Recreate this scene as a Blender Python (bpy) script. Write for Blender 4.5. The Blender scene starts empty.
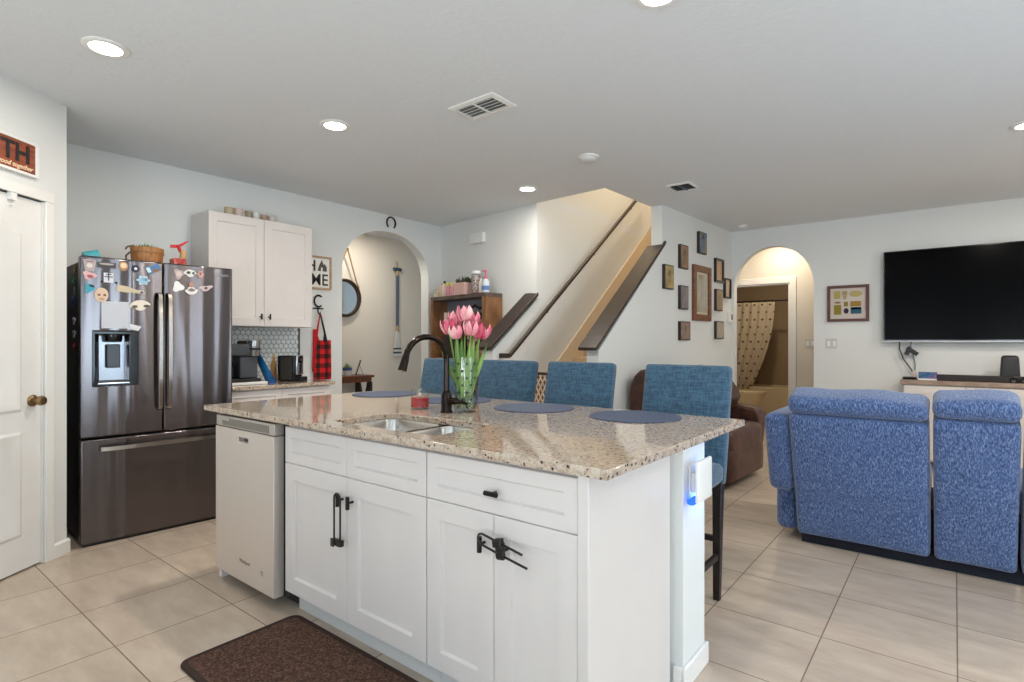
import bpy, bmesh, math, random
from mathutils import Vector, Matrix, noise
random.seed(7)
SC = bpy.context.scene
COL = SC.collection
R = math.radians
PI = math.pi

# ------------------------------------------------------------------ camera, world, exposure
cd = bpy.data.cameras.new('camera')
cd.sensor_width = 36.0
cd.lens = 36.0 * 556.0 / 1024.0
cd.shift_y = 1.0 / 1024.0
cd.clip_start = 0.05
cam = bpy.data.objects.new('camera', cd)
COL.objects.link(cam)
cam.location = (0, 0, 1.30)
cam.rotation_euler = (R(90), 0, R(38.5))
SC.camera = cam

SC.view_settings.view_transform = 'Standard'
SC.view_settings.look = 'None'
SC.view_settings.gamma = 1.0
SC.view_settings.use_curve_mapping = False
SC.view_settings.exposure = 0.15

wd = bpy.data.worlds.new('world')
SC.world = wd
wd.use_nodes = True
bg = wd.node_tree.nodes['Background']
bg.inputs[0].default_value = (0.62, 0.80, 1.0, 1)
bg.inputs[1].default_value = 2.2

def area(name, loc, rot, sx, sy, power, col):
    l = bpy.data.lights.new(name, 'AREA')
    l.shape = 'RECTANGLE'
    l.size, l.size_y = sx, sy
    l.energy = power
    l.color = col
    o = bpy.data.objects.new(name, l)
    COL.objects.link(o)
    o.location = loc
    o.rotation_euler = rot
    return o

# daylight standing in the window and glass-door openings of the room (behind and beside the camera; rear door added for light)
area('daylight_patio_door', (2.62, 2.12, 1.15), (0, R(62), 0), 2.1, 0.50, 28, (0.72, 0.88, 1.0))
area('daylight_blind_window', (2.62, 3.33, 1.4), (0, R(90), 0), 1.8, 0.75, 24, (0.80, 0.90, 1.0))
area('daylight_rear_window', (-0.9, -2.06, 1.6), (R(90), 0, 0), 1.8, 1.5, 4, (0.95, 0.97, 1.0))
area('rear_door_fill', (1.45, -2.06, 1.15), (R(90), 0, 0), 1.6, 2.1, 19, (0.86, 0.93, 1.0))  # added lamp outside the invented rear door, brightens the living area
# unseen upward lamps added outside the openings to brighten the ceiling
area('ceiling_fill_patio', (3.0, 1.55, 0.25), (0, R(128), 0), 1.0, 2.4, 6, (0.98, 0.97, 0.95))
area('ceiling_fill_rear', (-0.2, -2.5, 0.75), (R(128), 0, 0), 3.4, 0.9, 195, (0.98, 0.97, 0.95))

# ------------------------------------------------------------------ materials
def lin(c):
    c = c / 255.0
    return c / 12.92 if c <= 0.04045 else ((c + 0.055) / 1.055) ** 2.4
def C(r, g, b):
    return (lin(r), lin(g), lin(b), 1.0)

def new_mat(name):
    m = bpy.data.materials.new(name)
    m.use_nodes = True
    nt = m.node_tree
    return m, nt, nt.nodes['Principled BSDF']

def N(nt, kind, **kw):
    n = nt.nodes.new(kind)
    for k, v in kw.items():
        setattr(n, k, v)
    return n

def plain(name, col, rough=0.5, metal=0.0, spec=0.5, bump=0.0, bscale=60, emit=None, estr=0, alpha=None):
    """principled colour with a faint procedural mottling so no surface is perfectly even"""
    m, nt, p = new_mat(name)
    tc = N(nt, 'ShaderNodeTexCoord')
    nz = N(nt, 'ShaderNodeTexNoise')
    nz.inputs['Scale'].default_value = bscale
    nz.inputs['Detail'].default_value = 3
    nt.links.new(tc.outputs['Object'], nz.inputs['Vector'])
    mx = N(nt, 'ShaderNodeMix', data_type='RGBA')
    mx.inputs[6].default_value = tuple(c * 0.965 for c in col[:3]) + (1,)
    mx.inputs[7].default_value = tuple(min(1, c * 1.03) for c in col[:3]) + (1,)
    nt.links.new(nz.outputs['Fac'], mx.inputs[0])
    nt.links.new(mx.outputs[2], p.inputs['Base Color'])
    p.inputs['Roughness'].default_value = rough
    p.inputs['Metallic'].default_value = metal
    p.inputs['Specular IOR Level'].default_value = spec
    if bump:
        b = N(nt, 'ShaderNodeBump')
        b.inputs['Strength'].default_value = bump
        b.inputs['Distance'].default_value = 0.004
        nt.links.new(nz.outputs['Fac'], b.inputs['Height'])
        nt.links.new(b.outputs['Normal'], p.inputs['Normal'])
    if emit:
        p.inputs['Emission Color'].default_value = emit
        p.inputs['Emission Strength'].default_value = estr
    return m

def two_tone(name, cols, scale, rough=0.8, stretch=(1, 1, 1), bump=0.3, detail=5, dist=0.004, metal=0, lo=0.35, hi=0.65, sheen=0):
    """noise through a colour ramp: fabric, wood, art"""
    m, nt, p = new_mat(name)
    tc = N(nt, 'ShaderNodeTexCoord')
    mp = N(nt, 'ShaderNodeMapping')
    mp.inputs['Scale'].default_value = stretch
    nz = N(nt, 'ShaderNodeTexNoise')
    nz.inputs['Scale'].default_value = scale
    nz.inputs['Detail'].default_value = detail
    nt.links.new(tc.outputs['Object'], mp.inputs['Vector'])
    nt.links.new(mp.outputs['Vector'], nz.inputs['Vector'])
    cr = N(nt, 'ShaderNodeValToRGB')
    els = cr.color_ramp.elements
    k = len(cols)
    while len(els) < k:
        els.new(0.5)
    for i, c in enumerate(cols):
        els[i].position = lo + (hi - lo) * i / max(1, k - 1)
        els[i].color = c
    nt.links.new(nz.outputs['Fac'], cr.inputs['Fac'])
    nt.links.new(cr.outputs['Color'], p.inputs['Base Color'])
    p.inputs['Roughness'].default_value = rough
    p.inputs['Metallic'].default_value = metal
    p.inputs['Sheen Weight'].default_value = sheen
    if bump:
        b = N(nt, 'ShaderNodeBump')
        b.inputs['Strength'].default_value = bump
        b.inputs['Distance'].default_value = dist
        nt.links.new(nz.outputs['Fac'], b.inputs['Height'])
        nt.links.new(b.outputs['Normal'], p.inputs['Normal'])
    return m

def glass_mat(name, tint=(1, 1, 1, 1), gloss=1.0):
    """clear thin glass: fresnel mix of see-through and mirror"""
    m = bpy.data.materials.new(name)
    m.use_nodes = True
    nt = m.node_tree
    nt.nodes.clear()
    out = N(nt, 'ShaderNodeOutputMaterial')
    tr = N(nt, 'ShaderNodeBsdfTransparent')
    tr.inputs[0].default_value = tint
    gl = N(nt, 'ShaderNodeBsdfGlossy')
    gl.inputs['Roughness'].default_value = 0.03
    lw = N(nt, 'ShaderNodeLayerWeight')
    lw.inputs[0].default_value = 0.5
    fr = N(nt, 'ShaderNodeMath', operation='MULTIPLY_ADD')
    pw = N(nt, 'ShaderNodeMath', operation='POWER')
    nt.links.new(lw.outputs['Facing'], pw.inputs[0])
    pw.inputs[1].default_value = 4.0
    nt.links.new(pw.outputs[0], fr.inputs[0])
    fr.inputs[1].default_value = 0.38
    fr.inputs[2].default_value = 0.035
    mx = N(nt, 'ShaderNodeMixShader')
    nt.links.new(fr.outputs[0], mx.inputs[0])
    nt.links.new(tr.outputs[0], mx.inputs[1])
    nt.links.new(gl.outputs[0], mx.inputs[2])
    nt.links.new(mx.outputs[0], out.inputs[0])
    return m

def emit_mat(name, col, s):
    m = bpy.data.materials.new(name)
    m.use_nodes = True
    nt = m.node_tree
    nt.nodes.clear()
    out = N(nt, 'ShaderNodeOutputMaterial')
    e = N(nt, 'ShaderNodeEmission')
    e.inputs[0].default_value = col
    e.inputs[1].default_value = s
    nt.links.new(e.outputs[0], out.inputs[0])
    return m

def math_node(nt, op, a, b=None):
    n = N(nt, 'ShaderNodeMath', operation=op)
    for i, v in enumerate((a, b)):
        if v is None:
            continue
        if isinstance(v, (int, float)):
            n.inputs[i].default_value = v
        else:
            nt.links.new(v, n.inputs[i])
    return n.outputs[0]

def tile_mat():
    """square ceramic floor tile with grout lines, laid on the room's axes"""
    m, nt, p = new_mat('floor_tile')
    geo = N(nt, 'ShaderNodeNewGeometry')
    sep = N(nt, 'ShaderNodeSeparateXYZ')
    nt.links.new(geo.outputs['Position'], sep.inputs[0])
    px, py, x0, y0, g = 0.469, 0.491, -3.273, 0.803, 0.0042
    ux = math_node(nt, 'DIVIDE', math_node(nt, 'SUBTRACT', sep.outputs[0], x0), px)
    uy = math_node(nt, 'DIVIDE', math_node(nt, 'SUBTRACT', sep.outputs[1], y0), py)
    def edge(u, pitch):
        f = math_node(nt, 'FRACT', math_node(nt, 'ADD', u, 50.0))
        d = math_node(nt, 'SUBTRACT', 0.5, math_node(nt, 'ABSOLUTE', math_node(nt, 'SUBTRACT', f, 0.5)))
        return math_node(nt, 'MULTIPLY', d, pitch)
    d = math_node(nt, 'MINIMUM', edge(ux, px), edge(uy, py))
    grout = math_node(nt, 'LESS_THAN', d, g * 0.62)
    cell = N(nt, 'ShaderNodeCombineXYZ')
    nt.links.new(math_node(nt, 'FLOOR', ux), cell.inputs[0])
    nt.links.new(math_node(nt, 'FLOOR', uy), cell.inputs[1])
    wn = N(nt, 'ShaderNodeTexWhiteNoise')
    nt.links.new(cell.outputs[0], wn.inputs['Vector'])
    # cloudy veining, shifted per tile
    va = N(nt, 'ShaderNodeVectorMath', operation='SCALE')
    nt.links.new(wn.outputs['Color'], va.inputs[0])
    va.inputs['Scale'].default_value = 9.0
    vb = N(nt, 'ShaderNodeVectorMath', operation='ADD')
    nt.links.new(geo.outputs['Position'], vb.inputs[0])
    nt.links.new(va.outputs[0], vb.inputs[1])
    mp = N(nt, 'ShaderNodeMapping')
    mp.inputs['Scale'].default_value = (1.6, 5.0, 1)
    mp.inputs['Rotation'].default_value = (0, 0, 0.5)
    nt.links.new(vb.outputs[0], mp.inputs['Vector'])
    nz = N(nt, 'ShaderNodeTexNoise')
    nz.inputs['Scale'].default_value = 2.2
    nz.inputs['Detail'].default_value = 6
    nz.inputs['Roughness'].default_value = 0.62
    nt.links.new(mp.outputs['Vector'], nz.inputs['Vector'])
    cr = N(nt, 'ShaderNodeValToRGB')
    cr.color_ramp.elements[0].position = 0.3
    cr.color_ramp.elements[0].color = C(180, 162, 144)
    cr.color_ramp.elements[1].position = 0.7
    cr.color_ramp.elements[1].color = C(205, 190, 172)
    nt.links.new(nz.outputs['Fac'], cr.inputs['Fac'])
    hsv = N(nt, 'ShaderNodeHueSaturation')
    nt.links.new(cr.outputs['Color'], hsv.inputs['Color'])
    nt.links.new(math_node(nt, 'ADD', math_node(nt, 'MULTIPLY', wn.outputs['Value'], 0.09), 0.955), hsv.inputs['Value'])
    mx = N(nt, 'ShaderNodeMix', data_type='RGBA')
    nt.links.new(grout, mx.inputs[0])
    nt.links.new(hsv.outputs['Color'], mx.inputs[6])
    mx.inputs[7].default_value = C(128, 108, 92)
    nt.links.new(mx.outputs[2], p.inputs['Base Color'])
    rg = math_node(nt, 'ADD', math_node(nt, 'MULTIPLY', grout, 0.4), 0.32)
    nt.links.new(rg, p.inputs['Roughness'])
    b = N(nt, 'ShaderNodeBump')
    b.inputs['Strength'].default_value = 0.6
    b.inputs['Distance'].default_value = 0.003
    nt.links.new(math_node(nt, 'SUBTRACT', 1.0, grout), b.inputs['Height'])
    nt.links.new(b.outputs['Normal'], p.inputs['Normal'])
    return m

def granite_mat(name):
    m, nt, p = new_mat(name)
    geo = N(nt, 'ShaderNodeNewGeometry')
    def nz(scale, detail=4, rough=0.6, off=0):
        mp = N(nt, 'ShaderNodeMapping')
        mp.inputs['Location'].default_value = (off, off * 1.7, off * 0.6)
        nt.links.new(geo.outputs['Position'], mp.inputs['Vector'])
        n = N(nt, 'ShaderNodeTexNoise')
        n.inputs['Scale'].default_value = scale
        n.inputs['Detail'].default_value = detail
        n.inputs['Roughness'].default_value = rough
        nt.links.new(mp.outputs['Vector'], n.inputs['Vector'])
        return n.outputs['Fac']
    def ramp(fac, stops):
        cr = N(nt, 'ShaderNodeValToRGB')
        while len(cr.color_ramp.elements) < len(stops):
            cr.color_ramp.elements.new(0.5)
        for e, (pos, c) in zip(cr.color_ramp.elements, stops):
            e.position = pos
            e.color = c
        nt.links.new(fac, cr.inputs['Fac'])
        return cr.outputs['Color']
    def mix(fac, a, b):
        mx = N(nt, 'ShaderNodeMix', data_type='RGBA')
        nt.links.new(fac, mx.inputs[0])
        for i, v in ((6, a), (7, b)):
            if isinstance(v, tuple):
                mx.inputs[i].default_value = v
            else:
                nt.links.new(v, mx.inputs[i])
        return mx.outputs[2]
    W, K = (1, 1, 1, 1), (0, 0, 0, 1)
    base = ramp(nz(58, 6, 0.75), [(0.32, C(150, 124, 104)), (0.47, C(186, 167, 147)), (0.62, C(209, 197, 181)), (0.75, C(176, 146, 122))])
    base = mix(ramp(nz(7, 3, 0.5, 3), [(0.45, K), (0.62, (0.2, 0.2, 0.2, 1))]), base, C(196, 160, 126))
    grey = ramp(nz(95, 3, 0.6, 11), [(0.60, K), (0.64, W)])
    base = mix(grey, base, C(150, 145, 140))
    vor = N(nt, 'ShaderNodeTexVoronoi')
    vor.inputs['Scale'].default_value = 75
    vor.inputs['Randomness'].default_value = 1
    nt.links.new(geo.outputs['Position'], vor.inputs['Vector'])
    sep = N(nt, 'ShaderNodeSeparateColor')
    nt.links.new(vor.outputs['Color'], sep.inputs[0])
    spot = math_node(nt, 'MULTIPLY', math_node(nt, 'GREATER_THAN', sep.outputs[0], 0.80), math_node(nt, 'LESS_THAN', vor.outputs['Distance'], 0.36))
    base = mix(spot, base, C(74, 50, 38))
    dark = ramp(nz(66, 3, 0.65, 23), [(0.635, K), (0.665, W)])
    base = mix(dark, base, C(58, 42, 36))
    nt.links.new(base, p.inputs['Base Color'])
    p.inputs['Roughness'].default_value = 0.07
    p.inputs['Coat Weight'].default_value = 0.3
    p.inputs['Coat Roughness'].default_value = 0.03
    return m

def weave_mat(name, c1, c2, scale, c3=None):
    """linen cross weave: two crossed stretched noises"""
    m, nt, p = new_mat(name)
    tc = N(nt, 'ShaderNodeTexCoord')
    outs = []
    for st in ((1, 1, 0.12), (0.12, 0.12, 1)):
        mp = N(nt, 'ShaderNodeMapping')
        mp.inputs['Scale'].default_value = st
        nz = N(nt, 'ShaderNodeTexNoise')
        nz.inputs['Scale'].default_value = scale
        nz.inputs['Detail'].default_value = 4
        nz.inputs['Roughness'].default_value = 0.7
        nt.links.new(tc.outputs['Object'], mp.inputs['Vector'])
        nt.links.new(mp.outputs['Vector'], nz.inputs['Vector'])
        outs.append(nz.outputs['Fac'])
    s = math_node(nt, 'MULTIPLY', math_node(nt, 'ADD', outs[0], outs[1]), 0.5)
    cr = N(nt, 'ShaderNodeValToRGB')
    cr.color_ramp.elements[0].position = 0.38
    cr.color_ramp.elements[0].color = c1
    cr.color_ramp.elements[1].position = 0.62
    cr.color_ramp.elements[1].color = c2
    nt.links.new(s, cr.inputs['Fac'])
    nt.links.new(cr.outputs['Color'], p.inputs['Base Color'])
    p.inputs['Roughness'].default_value = 0.85
    p.inputs['Sheen Weight'].default_value = 0.25
    b = N(nt, 'ShaderNodeBump')
    b.inputs['Strength'].default_value = 0.35
    b.inputs['Distance'].default_value = 0.003
    nt.links.new(s, b.inputs['Height'])
    nt.links.new(b.outputs['Normal'], p.inputs['Normal'])
    return m

def steel_mat(name, col, rough, wav=0.0, grain=0.08, spec_scale=(220, 220, 2)):
    """brushed metal; wav bends the reflections in long vertical streaks"""
    m, nt, p = new_mat(name)
    tc = N(nt, 'ShaderNodeTexCoord')
    mp = N(nt, 'ShaderNodeMapping')
    mp.inputs['Scale'].default_value = spec_scale
    nz = N(nt, 'ShaderNodeTexNoise')
    nz.inputs['Scale'].default_value = 1.0
    nz.inputs['Detail'].default_value = 2
    nt.links.new(tc.outputs['Object'], mp.inputs['Vector'])
    nt.links.new(mp.outputs['Vector'], nz.inputs['Vector'])
    p.inputs['Base Color'].default_value = col
    p.inputs['Metallic'].default_value = 1.0
    nt.links.new(math_node(nt, 'ADD', math_node(nt, 'MULTIPLY', nz.outputs['Fac'], grain), rough - grain * 0.5), p.inputs['Roughness'])
    if wav:
        mp2 = N(nt, 'ShaderNodeMapping')
        mp2.inputs['Scale'].default_value = (6, 6, 0.2)
        n2 = N(nt, 'ShaderNodeTexNoise')
        n2.inputs['Scale'].default_value = 1.0
        n2.inputs['Detail'].default_value = 1
        nt.links.new(tc.outputs['Object'], mp2.inputs['Vector'])
        nt.links.new(mp2.outputs['Vector'], n2.inputs['Vector'])
        b = N(nt, 'ShaderNodeBump')
        b.inputs['Strength'].default_value = wav
        b.inputs['Distance'].default_value = 0.02
        nt.links.new(n2.outputs['Fac'], b.inputs['Height'])
        nt.links.new(b.outputs['Normal'], p.inputs['Normal'])
    return m

def plaid_mat(name):
    """red and black buffalo check in the thing's own x-z plane"""
    m, nt, p = new_mat(name)
    tc = N(nt, 'ShaderNodeTexCoord')
    sep = N(nt, 'ShaderNodeSeparateXYZ')
    nt.links.new(tc.outputs['Object'], sep.inputs[0])
    def band(o):
        f = math_node(nt, 'FRACT', math_node(nt, 'ADD', math_node(nt, 'DIVIDE', o, 0.095), 20.25))
        return math_node(nt, 'GREATER_THAN', f, 0.5)
    s = math_node(nt, 'MULTIPLY', math_node(nt, 'ADD', band(sep.outputs[0]), band(sep.outputs[2])), 0.5)
    cr = N(nt, 'ShaderNodeValToRGB')
    cr.color_ramp.interpolation = 'CONSTANT'
    e = cr.color_ramp.elements
    e[0].position, e[0].color = 0.0, C(214, 26, 30)
    e[1].position, e[1].color = 0.25, C(120, 14, 18)
    x = e.new(0.75)
    x.color = C(22, 14, 16)
    nt.links.new(s, cr.inputs['Fac'])
    nt.links.new(cr.outputs['Color'], p.inputs['Base Color'])
    p.inputs['Roughness'].default_value = 0.9
    return m

def grid_dots_mat(name, base, dot, pitch, rad):
    """staggered printed dots in the x-z plane"""
    m, nt, p = new_mat(name)
    tc = N(nt, 'ShaderNodeTexCoord')
    sep = N(nt, 'ShaderNodeSeparateXYZ')
    nt.links.new(tc.outputs['Object'], sep.inputs[0])
    v = math_node(nt, 'ADD', math_node(nt, 'DIVIDE', sep.outputs[2], pitch), 40.0)
    row = math_node(nt, 'FLOOR', v)
    odd = math_node(nt, 'MULTIPLY', math_node(nt, 'MODULO', row, 2.0), 0.5)
    u = math_node(nt, 'ADD', math_node(nt, 'ADD', math_node(nt, 'DIVIDE', sep.outputs[0], pitch), 40.0), odd)
    fu = math_node(nt, 'SUBTRACT', math_node(nt, 'FRACT', u), 0.5)
    fv = math_node(nt, 'SUBTRACT', math_node(nt, 'FRACT', v), 0.5)
    d = math_node(nt, 'SQRT', math_node(nt, 'ADD', math_node(nt, 'MULTIPLY', fu, fu), math_node(nt, 'MULTIPLY', fv, fv)))
    mx = N(nt, 'ShaderNodeMix', data_type='RGBA')
    nt.links.new(math_node(nt, 'LESS_THAN', d, rad), mx.inputs[0])
    mx.inputs[6].default_value = base
    mx.inputs[7].default_value = dot
    nt.links.new(mx.outputs[2], p.inputs['Base Color'])
    p.inputs['Roughness'].default_value = 0.85
    return m

def dots_mat(name, base, dot, scale, size=0.28, thr=0.0):
    m, nt, p = new_mat(name)
    tc = N(nt, 'ShaderNodeTexCoord')
    v = N(nt, 'ShaderNodeTexVoronoi')
    v.inputs['Scale'].default_value = scale
    v.inputs['Randomness'].default_value = 0.55
    nt.links.new(tc.outputs['Object'], v.inputs['Vector'])
    mx = N(nt, 'ShaderNodeMix', data_type='RGBA')
    nt.links.new(math_node(nt, 'LESS_THAN', v.outputs['Distance'], size), mx.inputs[0])
    mx.inputs[6].default_value = base
    mx.inputs[7].default_value = dot
    nt.links.new(mx.outputs[2], p.inputs['Base Color'])
    p.inputs['Roughness'].default_value = 0.85
    return m

M = {}
M['wall'] = plain('wall_paint', C(226, 228, 226), 0.7, bump=0.12, bscale=160)
M['ceil'] = plain('ceiling_texture', C(225, 229, 232), 0.85, bump=0.5, bscale=38)
M['hallwall'] = plain('hall_paint', C(226, 218, 205), 0.75, bump=0.1, bscale=160)
M['white'] = plain('white_cabinet_paint', C(219, 213, 209), 0.38, bscale=8)
M['trimw'] = plain('white_trim_paint', C(236, 235, 231), 0.4, bscale=8)
M['door'] = plain('white_door_paint', C(230, 229, 226), 0.42, bscale=8)
M['floor'] = tile_mat()
M['granite'] = granite_mat('granite')
M['kickdark'] = plain('dark_recess', C(40, 34, 32), 0.7)
M['steel'] = steel_mat('stainless_steel', C(228, 220, 212), 0.46, grain=0.1)
M['steel'].node_tree.nodes['Principled BSDF'].inputs['Metallic'].default_value = 0.72
M['sinksteel'] = steel_mat('sink_steel', C(200, 196, 190), 0.22, grain=0.06)
M['blacksteel'] = steel_mat('black_stainless', C(112, 106, 107), 0.10, wav=0.85, grain=0.03)
def brush_vertical(m, rough, aniso):
    """brushed sheet metal: reflections drawn out into vertical streaks"""
    nt = m.node_tree
    p = nt.nodes['Principled BSDF']
    tg = N(nt, 'ShaderNodeTangent')
    tg.direction_type = 'RADIAL'
    tg.axis = 'Z'
    nt.links.new(tg.outputs[0], p.inputs['Tangent'])
    p.inputs['Anisotropic'].default_value = aniso
    p.inputs['Anisotropic Rotation'].default_value = 0.25
    for l in list(p.inputs['Roughness'].links):
        nt.links.remove(l)
    p.inputs['Roughness'].default_value = rough
brush_vertical(M['blacksteel'], 0.19, 0.99)
M['handlesteel'] = steel_mat('handle_steel', C(168, 162, 156), 0.25)
M['blackbody'] = plain('black_appliance_side', C(22, 21, 22), 0.45, bscale=90)
M['black'] = plain('black_plastic', C(20, 20, 21), 0.35)
M['blackgloss'] = plain('black_glossy', C(10, 10, 11), 0.12, spec=0.35)
M['iron'] = plain('black_iron', C(24, 20, 19), 0.45, metal=0.4)
M['bronze'] = plain('dark_bronze', C(46, 38, 34), 0.2, metal=0.9)
M['brass'] = plain('antique_brass', C(150, 126, 92), 0.28, metal=1.0)
M['chrome'] = plain('chrome', C(205, 205, 205), 0.12, metal=1.0)
M['darkwood'] = two_tone('dark_stained_wood', [C(42, 31, 26), C(55, 42, 35)], 9, 0.4, (1, 1, 8), 0.1)
M['brownwood'] = two_tone('brown_wood', [C(104, 66, 38), C(142, 96, 58)], 7, 0.5, (1, 6, 1), 0.1)
M['deskwood'] = two_tone('reddish_wood', [C(84, 44, 26), C(122, 68, 40)], 7, 0.42, (1, 6, 1), 0.1)
M['bookwood'] = two_tone('bookcase_wood', [C(112, 76, 48), C(150, 106, 68)], 8, 0.5, (6, 1, 0.6), 0.1)
M['palewood'] = two_tone('pale_wood', [C(168, 138, 106), C(196, 166, 132)], 9, 0.55, (1, 1, 6), 0.1)
M['legwood'] = two_tone('black_brown_leg_wood', [C(24, 19, 18), C(38, 30, 27)], 9, 0.4, (1, 1, 5), 0.05)
M['stool'] = weave_mat('teal_linen', C(24, 54, 78), C(64, 102, 126), 110)
M['sofa'] = two_tone('blue_chenille', [C(28, 44, 80), C(72, 96, 142), C(136, 155, 190)], 170, 0.95, (1, 1, 0.24), 0.4, 5, 0.003, lo=0.27, hi=0.75, sheen=0.3)
M['sofadark'] = plain('sofa_under_cloth', C(20, 22, 34), 0.9)
M['leather'] = two_tone('brown_leather', [C(56, 33, 25), C(84, 50, 36)], 14, 0.42, (1, 1, 1), 0.25)
M['rug'] = two_tone('brown_mat_pile', [C(44, 27, 20), C(84, 56, 42), C(132, 98, 76)], 110, 0.95, (1, 1, 1), 0.9, 3, 0.006, lo=0.3, hi=0.75)
M['rugedge'] = plain('brown_mat_binding', C(48, 30, 23), 0.9)
M['placemat'] = two_tone('navy_woven_vinyl', [C(42, 56, 82), C(74, 90, 120)], 140, 0.6, (1, 1, 1), 0.3)
M['carpet'] = two_tone('beige_stair_carpet', [C(178, 152, 118), C(202, 178, 144)], 120, 0.95, (1, 1, 1), 0.6)
M['glass'] = glass_mat('clear_glass', (0.97, 0.98, 0.97, 1))
M['pane'] = glass_mat('window_glass', (0.97, 0.99, 1, 1))
M['lens'] = emit_mat('lamp_lens', (1.0, 0.93, 0.84, 1), 14.0)
M['mirror'] = plain('mirror_silver', C(236, 238, 238), 0.02, metal=1.0)
M['tvscreen'] = plain('tv_screen', C(4, 4, 5), 0.2, spec=0.04)
M['whiteplastic'] = plain('white_plastic', C(238, 237, 234), 0.35)
M['paper'] = plain('paper_white', C(236, 234, 228), 0.7)

def pl(r, g, b, rough=0.5, metal=0.0):
    k = 'c_%d_%d_%d_%d_%d' % (r, g, b, int(rough * 100), int(metal * 100))
    if k not in M:
        M[k] = plain('paint_' + k, C(r, g, b), rough, metal)
    return M[k]

# ------------------------------------------------------------------ mesh helpers
class MB:
    def __init__(self):
        self.bm = bmesh.new()
    def _v(self, pts):
        return [self.bm.verts.new(Vector(p)) for p in pts]
    def face(self, pts):
        self.bm.faces.new(self._v(pts))
        return self
    def box(self, x0, x1, y0, y1, z0, z1, mtx=None):
        p = [(x0, y0, z0), (x1, y0, z0), (x1, y1, z0), (x0, y1, z0), (x0, y0, z1), (x1, y0, z1), (x1, y1, z1), (x0, y1, z1)]
        if mtx is not None:
            p = [mtx @ Vector(q) for q in p]
        v = self._v(p)
        for f in ((3, 2, 1, 0), (4, 5, 6, 7), (0, 1, 5, 4), (1, 2, 6, 5), (2, 3, 7, 6), (3, 0, 4, 7)):
            self.bm.faces.new([v[i] for i in f])
        return self
    def prism(self, pts, axis, a0, a1):
        """closed 2-D outline extruded along an axis; x: (y,z), y: (x,z), z: (x,y)"""
        def P(q, a):
            return {'x': (a, q[0], q[1]), 'y': (q[0], a, q[1]), 'z': (q[0], q[1], a)}[axis]
        A = self._v([P(q, a0) for q in pts])
        B = self._v([P(q, a1) for q in pts])
        n = len(pts)
        fs = [self.bm.faces.new(A), self.bm.faces.new(B[::-1])]
        for f in fs:
            f.normal_update()
        for i in range(n):
            j = (i + 1) % n
            self.bm.faces.new((A[i], B[i], B[j], A[j]))
        if n > 4:
            bmesh.ops.triangulate(self.bm, faces=fs)
        return self
    def slab(self, pts, z0, z1):
        return self.prism(pts, 'z', z0, z1)
    def loft(self, rings, close0=True, close1=True):
        L = [self._v(r) for r in rings]
        n = len(L[0])
        for a, b in zip(L, L[1:]):
            for i in range(n):
                j = (i + 1) % n
                self.bm.faces.new((a[i], a[j], b[j], b[i]))
        if close0:
            self.bm.faces.new(L[0][::-1])
        if close1:
            self.bm.faces.new(L[-1])
        return self
    def lathe(self, prof, n=24, c=(0, 0, 0), open0=False, open1=False):
        rings = []
        for r, z in prof:
            r = max(r, 1e-4)
            rings.append([(c[0] + r * math.cos(2 * PI * i / n), c[1] + r * math.sin(2 * PI * i / n), c[2] + z) for i in range(n)])
        return self.loft(rings, not open0, not open1)
    def tube(self, path, r, n=10):
        path = [Vector(p) for p in path]
        rs = r if isinstance(r, (list, tuple)) else [r] * len(path)
        rings = []
        up = None
        for i, p in enumerate(path):
            t = (path[min(i + 1, len(path) - 1)] - path[max(i - 1, 0)]).normalized()
            if up is None:
                up = Vector((0, 0, 1)) if abs(t.z) < 0.9 else Vector((1, 0, 0))
            s = t.cross(up).normalized()
            up = s.cross(t).normalized()
            rings.append([p + rs[i] * (s * math.cos(2 * PI * k / n) + up * math.sin(2 * PI * k / n)) for k in range(n)])
        return self.loft(rings)
    def cyl(self, p0, p1, r0, r1=None, n=16):
        return self.tube([p0, p1], [r0, r0 if r1 is None else r1], n)
    def ball(self, c, r, n=14, m=9):
        if not isinstance(r, (tuple, list)):
            r = (r, r, r)
        rings = []
        for j in range(m + 1):
            a = -PI / 2 + PI * min(max(j, 0.06), m - 0.06) / m
            rings.append([(c[0] + r[0] * math.cos(a) * math.cos(2 * PI * i / n), c[1] + r[1] * math.cos(a) * math.sin(2 * PI * i / n), c[2] + r[2] * math.sin(a)) for i in range(n)])
        return self.loft(rings)
    def ring(self, outer, inner, ya, yb, yc=None, axis='y'):
        """picture-frame ring between two outlines of equal length, from depth ya (front) to yb (back)"""
        def P(q, a):
            return {'y': (q[0], a, q[1]), 'z': (q[0], q[1], a), 'x': (a, q[0], q[1])}[axis]
        n = len(outer)
        of, inf = self._v([P(q, ya) for q in outer]), self._v([P(q, ya if yc is None else yc) for q in inner])
        ob, ib = self._v([P(q, yb) for q in outer]), self._v([P(q, yb) for q in inner])
        for i in range(n):
            j = (i + 1) % n
            for q in ((of[i], of[j], inf[j], inf[i]), (ob[i], ib[i], ib[j], ob[j]), (of[i], ob[i], ob[j], of[j]), (inf[i], inf[j], ib[j], ib[i])):
                self.bm.faces.new(q)
        return self
    def panel(self, x0, x1, z0, z1, yf, yb, rail, rec, slope=0.006):
        """shaker door front: flat rails round a recessed panel; front at yf, back at yb (yb > yf)"""
        def rect(d, y):
            return [(x0 + d, y, z0 + d), (x1 - d, y, z0 + d), (x1 - d, y, z1 - d), (x0 + d, y, z1 - d)]
        e = 0.0025
        return self.loft([rect(0, yb), rect(0, yf + e), rect(e, yf), rect(rail, yf), rect(rail + slope, yf + rec)], True, True)
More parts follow.
